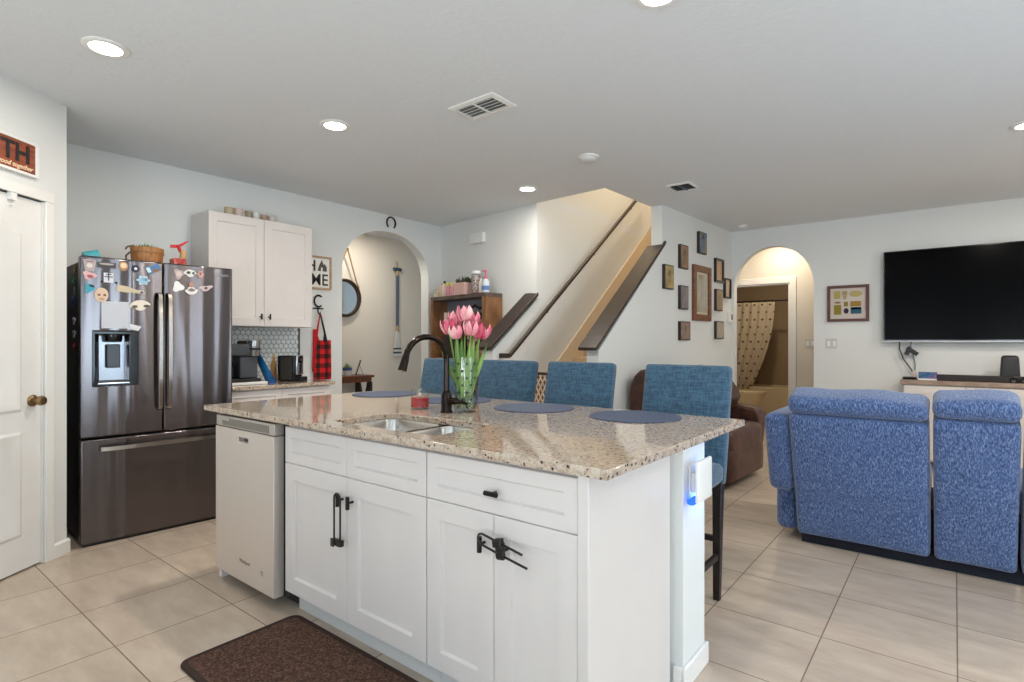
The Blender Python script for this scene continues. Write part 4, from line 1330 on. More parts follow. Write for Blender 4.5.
for z, r in ((0.035, 0.0935), (0.12, 0.1015)):
    MB().lathe([(r, z - 0.006), (r + 0.003, z - 0.006), (r + 0.004, z + 0.006), (r, z + 0.006)], 26).build('hoop', pl(150, 104, 62), t)
MB().tube([(-0.108, 0, 0.115), (-0.128, 0, 0.09), (-0.125, 0, 0.05), (-0.105, 0, 0.035)], 0.006, 8).build('handle', pl(96, 70, 50, 0.8), t)
MB().tube([(-0.09 + 0.04 * math.cos(a), 0.0, 0.135 + 0.028 * math.sin(a)) for a in [PI * k / 8 for k in range(9)]], 0.006, 8).build('handle', pl(96, 70, 50, 0.8), t)
g = MB()
rg = random.Random(5)
for k in range(90):
    a, r = rg.uniform(0, 2 * PI), rg.uniform(0, 0.09)
    b_ = Vector((r * math.cos(a), r * math.sin(a), 0.143))
    d = Vector((rg.uniform(-0.5, 0.5), rg.uniform(-0.5, 0.5), 1)).normalized() * rg.uniform(0.022, 0.045)
    s = Vector((rg.uniform(-1, 1), rg.uniform(-1, 1), 0.2)).normalized() * 0.006
    g.face([b_, b_ + d * 0.5 + s, b_ + d, b_ + d * 0.5 - s])
g.build('greenery', pl(92, 124, 62, 0.8), t, smooth=0)
t = floc_thing('gift_ornament', 'red printed tin with a tan figure and red ribbon on the refrigerator', 'ornament', 0.625, 0.25, 1.815)
MB().box(-0.045, 0.045, -0.045, 0.045, 0, 0.10).build('tin', two_tone('tin_print', [C(150, 30, 30), C(196, 66, 56), C(226, 180, 160)], 40, 0.45, bump=0, lo=0.35, hi=0.75), t, bevel=0.006)
MB().tube([(0.02, 0, 0.10), (0.035, 0, 0.125), (0.03, 0, 0.155), (0.01, 0, 0.17), (0.0, 0, 0.19)], [0.014, 0.024, 0.02, 0.013, 0.01], 12).build('figure', pl(198, 158, 110, 0.7), t)
m = MB()
m.loft([[(-0.05, -0.010, 0.178), (-0.05, 0.010, 0.178), (-0.05, 0.010, 0.20), (-0.05, -0.010, 0.20)], [(0.0, -0.012, 0.182), (0.0, 0.012, 0.182), (0.0, 0.012, 0.205), (0.0, -0.012, 0.205)], [(0.045, -0.008, 0.215), (0.045, 0.008, 0.215), (0.045, 0.008, 0.232), (0.045, -0.008, 0.232)], [(0.065, -0.004, 0.235), (0.065, 0.004, 0.235), (0.065, 0.004, 0.243), (0.065, -0.004, 0.243)]])
m.tube([(0.0, -0.012, 0.20), (0.004, -0.016, 0.17), (0.012, -0.014, 0.15)], [0.012, 0.011, 0.006], 8)
m.build('ribbon', pl(196, 22, 32, 0.5), t, smooth=0)

# ------------------------------------------------------------------ kitchen wall: cabinets, worktop, machines
c = thing('base_cabinet', 'white base cabinet between refrigerator and arch', 'cabinet', (-4.74, 2.43, 0))
MB().box(-5.049, -4.45, 2.0, 2.92, 0.10, ZB - 0.001).build('body', M['white'], c, world=True, smooth=0)
MB().box(-5.049, -4.52, 2.0, 2.92, 0, 0.10).build('toe_kick', pl(210, 210, 208), c, world=True, smooth=0)
def panel_x(y0, y1, z0, z1, x, rail, rec=0.009):
    """shaker front facing +x"""
    m = MB().panel(y0, y1, z0, z1, 0, 0.02, rail, rec)
    bmesh.ops.transform(m.bm, matrix=Matrix.Translation((x, 0, 0)) @ Matrix.Rotation(R(90), 4, 'Z'), verts=m.bm.verts)
    return m
for y0, y1 in ((2.002, 2.458), (2.462, 2.917)):
    panel_x(y0, y1, 0.735, 0.905, -4.43, 0.05).build('drawer', M['white'], c, world=True, smooth=20)
    panel_x(y0, y1, 0.11, 0.728, -4.43, 0.07).build('door', M['white'], c, world=True, smooth=20)
tag(MB().box(-5.049, -4.40, 1.996, 2.955, ZB, ZT).build('countertop', M['granite'], bevel=0.004), 'speckled granite worktop under the white upper cabinet', 'countertop')
# hexagon tile backsplash
bs = MB().box(KX, KX + 0.006, 1.975, 2.968, ZT, 1.434).build('backsplash', pl(138, 150, 156, 0.8), keep=True, smooth=0)
struct(bs)
hx = MB()
rh = 0.0265
row = 0
z = ZT + 0.02
while z < 1.434:
    y = 1.985 + (row % 2) * rh * 0.866 * 1.06
    while y < 2.965:
        pts = []
        for k in range(6):
            a = PI / 3 * k + PI / 6
            pts.append((min(2.966, max(1.976, y + 0.93 * rh * math.cos(a))), min(1.433, max(ZT + 0.001, z + 0.93 * rh * math.sin(a)))))
        hx.loft([[(KX + 0.006, p[0], p[1]) for p in pts], [(KX + 0.0095, p[0], p[1]) for p in pts], [(KX + 0.011, y + (p[0] - y) * 0.93, z + (p[1] - z) * 0.93) for p in pts]], False, True)
        y += rh * 1.732 * 1.06
    z += rh * 1.5 * 1.06
    row += 1
hx.build('tile', plain('hex_tile', C(226, 231, 231), 0.15, bscale=14), bs, smooth=0)
struct(MB().box(KX, KX + 0.013, 2.968, 2.982, ZT, 1.434).build('trim_6', pl(50, 50, 52), keep=True, smooth=0))

c = thing('upper_cabinet', 'white two-door upper cabinet beside the refrigerator', 'cabinet', (-4.89, 2.455, 1.435))
MB().box(-5.049, -4.742, 1.99, 2.92, 1.435, 2.37).build('body', M['white'], c, world=True, bevel=0.002)
for y0, y1, ky in ((1.992, 2.453, 2.418), (2.457, 2.918, 2.495)):
    d = panel_x(y0, y1, 1.437, 2.368, -4.72, 0.07).build('door', M['white'], c, world=True, smooth=20)
    m = MB().cyl((-4.72, ky, 1.52), (-4.69, ky, 1.52), 0.006, n=10).cyl((-4.69, ky, 1.495), (-4.69, ky, 1.545), 0.0075, n=10)
    m.build('knob', M['iron'], d, world=True)
for lab, y, r, h, col in (('tan glass cup on the upper cabinet nearest the refrigerator', 2.215, 0.036, 0.082, (186, 168, 138)),
                          ('pinkish cup second along the top of the upper cabinet', 2.295, 0.038, 0.085, (204, 184, 176)),
                          ('olive cup in the middle of the row on the upper cabinet', 2.385, 0.030, 0.080, (146, 140, 112)),
                          ('clear glass cup fourth along the top of the upper cabinet', 2.45, 0.032, 0.080, (204, 208, 206)),
                          ('brown cup last but one on the upper cabinet', 2.525, 0.030, 0.070, (160, 132, 114)),
                          ('pale cup at the arch end of the upper cabinet top', 2.60, 0.034, 0.072, (198, 190, 182))):
    t = thing('cup', lab, 'cup', (-4.86, y, 2.37), 0, 'cups on the upper cabinet')
    MB().lathe([(r * 0.8, 0), (r * 0.86, 0.003), (r, h * 0.5), (r, h), (r - 0.003, h), (r - 0.004, h * 0.5), (0, 0.006)], 20).build('cup_body', pl(*col, 0.25), t)
    MB().tube([(0.0, r - 0.002, h * 0.78), (0.0, r + 0.018, h * 0.75), (0.0, r + 0.022, h * 0.5), (0.0, r + 0.014, h * 0.28), (0.0, r - 0.003, h * 0.25)], 0.004, 8).build('handle', pl(*col, 0.25), t)

# coffee maker on a white tray
tag(MB().box(-4.90, -4.55, 2.02, 2.40, ZT, ZT + 0.022).build('appliance_tray', M['whiteplastic'], bevel=0.006), 'white tray under the black drip coffee maker', 'tray')
zz = ZT + 0.022
t = thing('coffee_maker', 'black drip coffee maker on the white tray beside the refrigerator', 'coffee maker', (-4.74, 2.22, zz))
MB().box(-0.14, 0.14, -0.16, 0.15, 0, 0.028).build('base', M['black'], t, bevel=0.008)
MB().box(-0.12, 0.11, -0.02, 0.135, 0.028, 0.215).build('water_tank', pl(74, 78, 84, 0.3), t, bevel=0.012)
MB().box(-0.12, 0.13, -0.16, 0.06, 0.215, 0.315).build('brew_head', pl(66, 70, 76, 0.35), t, bevel=0.014)
MB().box(-0.12, 0.10, 0.06, 0.15, 0.205, 0.345).build('lid_tower', M['black'], t, bevel=0.01)
cy = MB().lathe([(0.052, 0.215), (0.054, 0.22), (0.054, 0.345), (0.05, 0.35), (0, 0.35)], 24, (0.10, 0.10, 0)).build('reservoir', pl(170, 172, 172, 0.2, 0.8), t)
MB().lathe([(0.0545, 0.265), (0.0555, 0.268), (0.0555, 0.282), (0.0545, 0.285)], 24, (0.10, 0.10, 0)).build('band', pl(30, 30, 32), cy)
MB().lathe([(0.05, 0.03), (0.068, 0.045), (0.07, 0.12), (0.05, 0.165), (0.045, 0.175), (0, 0.175)], 24, (0.02, -0.09, 0)).build('carafe', pl(36, 34, 34, 0.08), t)
# blue bag leaning on the machine
t = thing('coffee_bag', 'glossy blue bag leaning against the black coffee maker', 'bag', (-4.70, 2.475, ZT))
def bagf(u_, v_, s):
    wd = 0.085 * (0.75 + 0.25 * v_ if v_ < 0.8 else 0.95)
    th = 0.045 * (1 - v_) ** 0.7 + 0.002
    return (wd * (2 * u_ - 1) * 0.8, -0.085 * v_ + 0.055 * (1 - v_) * 1.0 + s * th * (1 - (2 * u_ - 1) ** 4) * 0.8 - 0.02, 0.27 * v_)
m = MB().sheet(lambda a, b_: bagf(a, b_, 1), 8, 10).sheet(lambda a, b_: bagf(a, b_, -1), 8, 10)
bmesh.ops.remove_doubles(m.bm, verts=m.bm.verts, dist=0.0008)
m.build('pouch', two_tone('blue_foil', [C(16, 52, 120), C(22, 112, 176), C(70, 178, 206)], 6, 0.25, (1, 1, 0.6), 0.1, lo=0.3, hi=0.7), t)
MB().box(-0.07, 0.07, -0.111, -0.103, 0.262, 0.285).build('seal', pl(60, 150, 190, 0.3), t, smooth=0)
t = thing('amber_bottle', 'slim amber bottle between the blue bag and the single-serve coffee machine', 'bottle', (-4.93, 2.655, ZT))
MB().lathe([(0.026, 0), (0.028, 0.004), (0.028, 0.15), (0.012, 0.19), (0.012, 0.215)], 18).build('body', pl(186, 140, 92, 0.2), t)
MB().lathe([(0.014, 0.215), (0.014, 0.24), (0.012, 0.243)], 14).build('cap', pl(206, 170, 128, 0.4), t)
tag(MB().tube([(-4.88, 2.70, ZT + 0.03), (-4.86, 2.66, ZT + 0.02), (-4.80, 2.62, ZT + 0.005), (-4.72, 2.60, ZT + 0.005), (-4.66, 2.63, ZT + 0.005)], 0.004, 8).build('loose_cable', M['black'], keep=True), 'black cable lying on the worktop beside the single-serve coffee machine', 'cord')
# pod machine
t = thing('pod_coffee_machine', 'black and chrome single-serve coffee machine at the end of the worktop', 'coffee machine', (-4.72, 2.715, ZT), 24)
t.scale = (0.74, 0.80, 0.95)
MB().box(-0.15, 0.09, -0.075, 0.075, 0.0, 0.245).build('body', pl(30, 29, 28, 0.2), t, bevel=0.012)
MB().box(-0.10, 0.06, -0.078, -0.074, 0.02, 0.23).build('side_panel', pl(64, 60, 54, 0.12), t, bevel=0.004)
MB().box(0.0905, 0.118, -0.06, 0.06, 0.06, 0.25).build('front', pl(200, 202, 206, 0.2, 0.85), t, bevel=0.01)
MB().cyl((0.118, 0.0, 0.205), (0.132, 0.0, 0.205), 0.034, n=24).build('dial', M['blackgloss'], t)
MB().cyl((0.132, 0.0, 0.205), (0.135, 0.0, 0.205), 0.018, n=20).build('dial_cap', M['chrome'], t)
MB().box(0.118, 0.128, -0.014, 0.014, 0.07, 0.165).build('spout', M['blackgloss'], t, bevel=0.004)
MB().box(0.0905, 0.175, -0.06, 0.06, 0.0, 0.045).build('drip_tray', M['black'], t, bevel=0.006)

# ------------------------------------------------------------------ things on the kitchen wall and in the entry hall
def wthing(name, label, cat, x, y, z, deg, group=None):
    return thing(name, label, cat, (x, y, z), deg, group)
KW = KX + 0.0005
t = wthing('framed_sign', 'HOME sign in a pale wood frame beside the upper cabinet', 'sign', KW, 3.145, 1.835, 90)
MB().ring(rect(-0.185, 0.185, 0, 0.335), rect(-0.167, 0.167, 0.018, 0.317), -0.028, 0.0).build('frame', M['palewood'], t, bevel=0.002)
MB().box(-0.167, 0.167, -0.012, -0.001, 0.018, 0.317).build('board', M['paper'], t, smooth=0)
lettering('letters', 'H', 0.150, 0.014, 0.185, -0.012, M['black'], t, align='RIGHT', bold=0.003)
lettering('letters', 'ME', 0.165, 0.152, 0.042, -0.012, M['black'], t, align='RIGHT', bold=0.0012, squeeze=0.95)
MB().prism([(0.03, 0.185), (0.068, 0.185), (0.068, 0.222), (0.088, 0.222), (0.088, 0.185), (0.135, 0.185), (0.135, 0.225), (0.112, 0.262), (0.098, 0.25), (0.078, 0.30), (0.05, 0.245)], 'y', -0.014, -0.012).build('house_symbol', pl(84, 70, 66), t, smooth=0)

t = wthing('initial_hook', 'black iron letter C wall hook above the plaid apron', 'hook', KW, 3.18, 1.60, 90)
m = MB()
m.tube([(0.008 + 0.048 * math.cos(a), -0.012, 0.115 + 0.058 * math.sin(a)) for a in [R(50 + 260 * k / 16) for k in range(17)]], 0.0085, 8)
m.box(-0.055, 0.06, -0.016, -0.004, 0.034, 0.046)
m.build('letter', M['iron'], t)
MB().tube([(0.0, -0.01, 0.035), (0.0, -0.014, 0.0), (0.0, -0.035, -0.022), (0.0, -0.05, -0.008), (0.0, -0.05, 0.005)], 0.006, 8).build('hook', M['iron'], t)

t = wthing('apron', 'red and black buffalo plaid apron hanging from the letter hook', 'apron', KW, 3.222, 0.918, 90)
def apf(u_, v_):
    z = 0.40 * (1 - v_)
    w = 0.082 + 0.022 * min(1, v_ * 1.3)
    return ((2 * u_ - 1) * w + 0.02 - 0.02 * v_, -0.022 - 0.012 * math.sin(u_ * 11 + v_ * 1.4) * (0.4 + 0.6 * v_), z)
MB().sheet(apf, 18, 14).build('skirt', plaid_mat('buffalo_plaid'), t, smooth=80, solid=0.006)
def sash(u_, v_):
    z = 0.42 - 0.42 * v_ + 0.02
    return (-0.085 + 0.045 * (u_ - 0.5) * (1 - 0.6 * v_) - 0.02 * v_, -0.032 + 0.006 * math.sin(u_ * 6), z + 0.07)
MB().sheet(sash, 6, 12).build('ties', pl(178, 24, 30, 0.9), t, smooth=80, solid=0.008)
MB().tube([(-0.038, -0.045, 0.672), (-0.056, -0.04, 0.56), (-0.07, -0.034, 0.45), (-0.06, -0.03, 0.40)], [0.006, 0.008, 0.012, 0.02], 8).build('neck_strap', pl(186, 28, 34, 0.9), t)
MB().tube([(-0.036, -0.045, 0.672), (-0.01, -0.04, 0.58), (0.022, -0.034, 0.47), (0.03, -0.03, 0.39)], [0.006, 0.009, 0.010, 0.022], 8).build('neck_strap', pl(36, 26, 28, 0.9), t)

t = wthing('horseshoe', 'dark iron horseshoe on the wall above the kitchen arch', 'horseshoe', KW, 4.118, 2.605, 90)
MB().tube([(0.062 * math.cos(a) * (1.0 if math.sin(a) > 0 else 0.92 + 0.08 * math.cos(a) ** 2), -0.008, 0.056 + 0.066 * math.sin(a)) for a in [R(-48 + 276 * k / 20) for k in range(21)]], 0.0095, 8).build('shoe', pl(42, 34, 30, 0.6, 0.5), t)

HX = -6.1995
t = wthing('round_mirror', 'round dark-framed mirror hung from a rope loop in the entry hall', 'mirror', HX, 4.275, 1.60, 90)
MB().lathe([(0.212, 0.001), (0.247, 0.001), (0.247, 0.055), (0.236, 0.062), (0.212, 0.055), (0.212, 0.001)], 40, open0=True, open1=True).build('frame', M['iron'], t)
fm = [o for o in t.children][0]
fm.matrix_local = Matrix.Translation((0, 0, 0.27)) @ Matrix.Rotation(R(90), 4, 'X')
fm.data.materials[0] = pl(62, 48, 34, 0.35, 0.5)
MB().cyl((0, -0.03, 0.27), (0, -0.001, 0.27), 0.214, n=40).build('glass', M['mirror'], t)
m = MB()
for sx in (-1, 1):
    m.tube([(0, -0.10, 0.90), (sx * 0.035, -0.09, 0.82), (sx * 0.165, -0.066, 0.47)], 0.009, 8)
m.tube([(0.165, -0.066, 0.47), (0.19, -0.07, 0.43), (0.215, -0.04, 0.39)], 0.010, 8)
m.build('rope', two_tone('rope_jute', [C(140, 112, 74), C(184, 152, 108)], 80, 0.9), t)
MB().cyl((0, 0, 0.895), (0, -0.11, 0.895), 0.010, n=10).build('peg', M['iron'], t)

t = wthing('oar', 'blue and white wooden oar hanging upright on the entry hall wall', 'oar', HX, 5.15, 1.095, 90)
MB().tube([(0, -0.03, 0.43), (0, -0.03, 0.85), (0, -0.03, 1.155)], 0.019, 14).build('shaft', pl(66, 88, 112, 0.6), t)
MB().tube([(0, -0.03, 1.145), (0, -0.03, 1.21)], 0.02, 14).build('neck', M['palewood'], t)
MB().tube([(-0.062, -0.03, 1.232), (0.062, -0.03, 1.232)], [0.024, 0.024], 14).build('grip', pl(52, 84, 106, 0.6), t)
MB().tube([(0, -0.03, 0.345), (0, -0.03, 0.435)], 0.021, 14).build('collar', M['palewood'], t)
m = MB()
m.loft([[(s * w, -0.03 - d, z), (s * -w, -0.03 - d, z), (-s * w, -0.03 + d, z), (s * w, -0.03 + d, z)] for s, w, d, z in ((1, 0.022, 0.016, 0.36), (1, 0.038, 0.012, 0.25), (1, 0.060, 0.009, 0.10), (1, 0.066, 0.007, 0.0))])
b = m.build('blade', pl(216, 216, 212, 0.5), t, bevel=0.004)
MB().box(-0.064, 0.064, -0.041, -0.019, 0.045, 0.068).build('stripe', pl(52, 62, 74), b, smooth=0)
MB().box(-0.062, 0.062, -0.042, -0.018, 0.10, 0.122).build('stripe', pl(52, 62, 74), b, smooth=0)
MB().tube([(0, -0.03, 1.25), (0.0, -0.025, 1.33), (0.0, -0.005, 1.345)], 0.008, 8).build('cord', pl(176, 144, 100, 0.9), t)

t = thing('console_table', 'brown wooden hall table with crossed leg braces seen through the arch', 'table', (-6.0, 4.32, 0))
MB().box(-6.19, -5.86, 3.85, 4.515, 0.845, 0.875).build('tabletop', M['deskwood'], t, world=True, bevel=0.004)
MB().box(-6.17, -5.88, 3.88, 4.485, 0.79, 0.845).build('apron', M['deskwood'], t, world=True, bevel=0.002)
for x in (-6.16, -5.89):
    for y in (3.895, 4.47):
        MB().box(x - 0.02, x + 0.02, y - 0.02, y + 0.02, 0, 0.79).build('leg', M['legwood'], t, world=True, bevel=0.003)
for y in (3.895, 4.47):
    m = MB()
    m.loft([[(-6.15, y - 0.012, 0.79), (-6.11, y - 0.012, 0.79), (-6.11, y + 0.012, 0.79), (-6.15, y + 0.012, 0.79)], [(-5.94, y - 0.012, 0.06), (-5.90, y - 0.012, 0.06), (-5.90, y + 0.012, 0.06), (-5.94, y + 0.012, 0.06)]])
    m.loft([[(-5.94, y - 0.012, 0.79), (-5.90, y - 0.012, 0.79), (-5.90, y + 0.012, 0.79), (-5.94, y + 0.012, 0.79)], [(-6.15, y - 0.012, 0.06), (-6.11, y - 0.012, 0.06), (-6.11, y + 0.012, 0.06), (-6.15, y + 0.012, 0.06)]])
    m.build('cross_brace', M['legwood'], t, world=True, smooth=0)
MB().box(-6.16, -5.89, 3.88, 4.485, 0.055, 0.08).build('shelf', M['legwood'], t, world=True, smooth=0)

t = thing('potted_succulent', 'small succulent in a blue and white pot on the hall table', 'plant', (-6.02, 4.215, 0.875))
MB().lathe([(0.042, 0), (0.044, 0.004), (0.052, 0.062), (0.052, 0.066)], 20, open1=True).build('pot', pl(206, 208, 212), t)
MB().lathe([(0.0525, 0.064), (0.056, 0.066), (0.057, 0.10), (0.052, 0.10), (0.05, 0.08), (0.0, 0.08)], 20).build('rim', pl(54, 80, 140), t)
def succulent(parent, z, r, n, seed, mat, h=0.06):
    rg = random.Random(seed)
    m = MB()
    for k in range(n):
        a = k * 2.4
        t_ = k / n
        d = Vector((math.cos(a), math.sin(a), 0))
        base = Vector((0, 0, z))
        tip = base + d * r * (1 - 0.75 * t_) + Vector((0, 0, h * (0.25 + 0.75 * t_) * rg.uniform(0.8, 1.15)))
        mid = (base + tip) / 2 + Vector((0, 0, 0.004))
        m.tube([base, mid, tip], [0.004, 0.0095, 0.0008], 7)
    m.build('leaves', mat, parent)
succulent(t, 0.088, 0.065, 16, 2, pl(120, 148, 84, 0.5), 0.075)
t = thing('photo_frame', 'thin dark photo frame leaning back on the hall table', 'picture frame', (-6.02, 4.34, 0.8765), -32)
mtx = Matrix.Rotation(R(-18), 4, 'X')
MB().box(-0.06, 0.06, -0.006, 0.006, 0, 0.20, mtx).build('frame', M['black'], t, bevel=0.002)
MB().box(-0.05, 0.05, -0.008, -0.0055, 0.012, 0.188, mtx).build('photo', pl(196, 190, 182), t, smooth=0)
MB().box(-0.012, 0.012, -0.002, 0.002, 0.0, 0.16, Matrix.Translation((0, 0.098, 0.002)) @ Matrix.Rotation(R(22), 4, 'X')).build('stand', M['black'], t, smooth=0)

# ------------------------------------------------------------------ stair wall: chime, bookcase and what stands on it
t = wthing('door_chime', 'white door chime box high on the stair wall', 'door chime', SK[0] + u.x * 0.74, SK[1] + u.y * 0.74 - 0.0005, 2.447, SDEG)
MB().box(-0.118, 0.118, -0.045, 0, 0, 0.118).build('cover', M['whiteplastic'], t, bevel=0.006)
BX = (SK[0], SK[1])
bm_ = Matrix.Translation((SK[0], SK[1], 0)) @ Matrix.Rotation(R(SDEG), 4, 'Z')
def bl_(x, y, z):
    return bm_ @ Vector((x, y, z))
t = thing('bookcase', 'brown wooden bookcase against the stair wall', 'bookcase', bl_(0.68, -0.13, 0), SDEG)
BZ = 1.838
x0, x1, yb, yf = -0.545, 0.475, 0.115, -0.125
MB().box(x0, x1, yf, yb, BZ - 0.045, BZ).build('top', two_tone('bookcase_top', [C(74, 62, 56), C(104, 88, 78)], 9, 0.45, (1, 6, 1), 0.08), t, bevel=0.003)
MB().box(x0, x0 + 0.035, yf, yb, 0, BZ - 0.045).build('side', M['bookwood'], t, bevel=0.002)
MB().box(x1 - 0.07, x1, yf, yb, 0, BZ - 0.045).build('side', M['bookwood'], t, bevel=0.002)
MB().box(x0 + 0.035, x1 - 0.07, yb - 0.012, yb, 0, BZ - 0.045).build('back', pl(128, 132, 144, 0.7), t, smooth=0)
for z in (0.06, 0.42, 0.76, 1.10):
    MB().box(x0 + 0.035, x1 - 0.07, yf + 0.01, yb - 0.012, z - 0.012, z + 0.012).build('shelf', M['bookwood'], t, bevel=0.002)
def on_case(name, label, cat, x, group=None, y=-0.13):
    y -= 0.055
    x -= 0.02
    return thing(name, label, cat, bl_(x, y, BZ), SDEG, group)
G = 'bottles on top of the bookcase'
def bottle(label, x, r, h, col, cap, shape='bottle', y=-0.13, caph=0.03, alpha=False):
    t = on_case('bottle', label, 'bottle', x, G, y)
    mat_ = M['glass'] if alpha else pl(*col, 0.25)
    if shape == 'bottle':
        MB().lathe([(r * 0.9, 0), (r, 0.004), (r, h * 0.68), (r * 0.8, h * 0.78), (r * 0.36, h * 0.84), (r * 0.36, h - caph)], 20).build('body', mat_, t)
        MB().lathe([(r * 0.46, h - caph), (r * 0.46, h - 0.003), (r * 0.4, h)], 16).build('cap', pl(*cap, 0.35), t)
    elif shape == 'jar':
        MB().lathe([(r * 0.95, 0), (r, 0.004), (r, h - caph)], 22).build('body', mat_, t)
        MB().lathe([(r * 1.03, h - caph), (r * 1.03, h - 0.003), (r * 0.95, h)], 22).build('cap', pl(*cap, 0.35), t)
    return t
b = bottle('low clear glass jar at the kitchen corner of the bookcase top', 0.205, 0.042, 0.115, (226, 222, 214), (214, 206, 194), 'jar', -0.14, 0.012, True)
MB().lathe([(0, 0.006), (0.037, 0.006), (0.037, 0.06), (0, 0.055)], 18).build('contents', pl(212, 196, 168), b)
bottle('pale peach bottle beside the clear jar on the bookcase', 0.285, 0.026, 0.165, (216, 180, 150), (198, 164, 138))
bottle('slim cream bottle with a black cap on the bookcase', 0.345, 0.030, 0.19, (222, 206, 196), (30, 30, 34), caph=0.045)
bottle('pink bottle with a yellow-green cap beside the black-capped one', 0.425, 0.032, 0.165, (222, 150, 160), (196, 196, 104), 'jar', caph=0.045)
bottle('pink bottle with a pale yellow cap, second of the pair', 0.497, 0.030, 0.16, (228, 166, 172), (214, 206, 132), 'jar', caph=0.04)
b = bottle('white bottle with pink bands beside the plant pot', 0.565, 0.028, 0.185, (232, 212, 206), (206, 150, 142), caph=0.035)
MB().lathe([(0.0285, 0.05), (0.029, 0.052), (0.029, 0.075), (0.0285, 0.077)], 20).build('band', pl(214, 120, 138), b)
t = on_case('potted_plant', 'dark green plant in a square pink pot on the bookcase', 'plant', 0.725, None, -0.135)
m = MB()
m.loft([[(-0.088, -0.075, 0), (0.088, -0.075, 0), (0.088, 0.075, 0), (-0.088, 0.075, 0)], [(-0.098, -0.085, 0.135), (0.098, -0.085, 0.135), (0.098, 0.085, 0.135), (-0.098, 0.085, 0.135)], [(-0.088, -0.075, 0.135), (0.088, -0.075, 0.135), (0.088, 0.075, 0.135), (-0.088, 0.075, 0.135)], [(-0.086, -0.073, 0.12), (0.086, -0.073, 0.12), (0.086, 0.073, 0.12), (-0.086, 0.073, 0.12)]])
m.build('pot', pl(216, 178, 168, 0.6), t, bevel=0.004)
m = MB()
rg = random.Random(11)
for k in range(60):
    b0 = Vector((rg.uniform(-0.08, 0.08), rg.uniform(-0.065, 0.065), 0.122))
    tip = b0 + Vector((rg.uniform(-0.035, 0.035), rg.uniform(-0.03, 0.03), rg.uniform(0.04, 0.095)))
    m.tube([b0, (b0 + tip) / 2 + Vector((rg.uniform(-0.006, 0.006), 0, 0)), tip], [0.005, 0.011, 0.001], 6)
m.build('leaves', pl(62, 76, 48, 0.6), t)
t = on_case('candy_jar', 'tall clear jar of coloured pieces with a white lid on the bookcase', 'jar', 0.925, None, -0.135)
MB().lathe([(0.05, 0), (0.053, 0.004), (0.053, 0.225), (0.05, 0.225), (0.05, 0.006), (0, 0.006)], 24).build('body', M['glass'], t)
MB().lathe([(0.0, 0.007), (0.049, 0.007), (0.049, 0.20), (0, 0.205)], 22).build('contents', two_tone('coloured_pieces', [C(66, 78, 96), C(196, 196, 196), C(150, 86, 70), C(78, 96, 120)], 45, 0.6, bump=0.4, lo=0.3, hi=0.7), t)
MB().lathe([(0.055, 0.222), (0.056, 0.226), (0.056, 0.252), (0.03, 0.262), (0, 0.262)], 24).build('lid', M['whiteplastic'], t)
bottle('plain white bottle between the tall jar and the pump bottle', 1.01, 0.027, 0.17, (228, 224, 214), (222, 216, 204), caph=0.03)
t = on_case('pump_bottle', 'blue and white lotion bottle with a pink pump at the bookcase end', 'bottle', 1.095, None, -0.135)
MB().lathe([(0.038, 0), (0.04, 0.004), (0.04, 0.13), (0.03, 0.15), (0.016, 0.155)], 22).build('body', pl(214, 220, 232, 0.3), t)
MB().lathe([(0.0405, 0.03), (0.041, 0.032), (0.041, 0.075), (0.0405, 0.077)], 22).build('label_band', pl(92, 130, 190, 0.4), t)
m = MB().lathe([(0.018, 0.153), (0.018, 0.18), (0.008, 0.183), (0.008, 0.235), (0.016, 0.238), (0.016, 0.25), (0, 0.25)], 16)
m.box(-0.05, 0.01, -0.008, 0.008, 0.238, 0.25)
m.build('pump', pl(226, 96, 140, 0.4), t)
# on the shelves
t = thing('floral_bag', 'black bag with pink flowers hanging in the bookcase behind the tulips', 'bag', bl_(0.90, -0.15, 1.1125), SDEG)
MB().soft((0, 0, 0.26), (0.29, 0.13, 0.51), 0.05, (0.01, 0.015, 0.0), 8).build('body', two_tone('black_floral', [C(18, 16, 20), C(24, 22, 26), C(196, 120, 108), C(222, 196, 180)], 16, 0.7, bump=0, lo=0.38, hi=0.72), t)
MB().tube([(-0.09, 0, 0.50), (-0.15, 0, 0.56), (-0.06, 0, 0.60), (0.03, 0, 0.56), (0.09, 0, 0.59), (0.11, 0, 0.50)], 0.015, 8).build('strap', pl(30, 28, 32), t)
t = thing('rolled_paper', 'slim white roll standing at the kitchen side of the bookcase shelf', 'roll', bl_(0.30, -0.16, 1.1125), SDEG)
MB().tube([(0, 0, 0), (0.005, 0.0, 0.3), (0.0, 0.01, 0.54)], 0.019, 12).build('roll', pl(226, 214, 200), t)
t = thing('storage_box', 'dark storage box on the bookcase shelf behind the faucet', 'box', bl_(0.46, -0.13, 1.1125), SDEG)
MB().box(-0.12, 0.12, -0.09, 0.08, 0, 0.36).build('box', pl(46, 36, 36), t, bevel=0.01)
MB().box(-0.123, 0.123, -0.093, 0.083, 0.35, 0.40).build('lid', pl(58, 44, 42), t, bevel=0.008)
rg = random.Random(21)
bcols = [(132, 48, 44), (52, 66, 96), (196, 186, 168), (70, 92, 76), (160, 120, 70), (40, 38, 44), (176, 160, 150), (96, 44, 60)]
bwords = ['dark red', 'navy', 'cream', 'green', 'ochre', 'black', 'grey', 'plum']
xx = 0.34
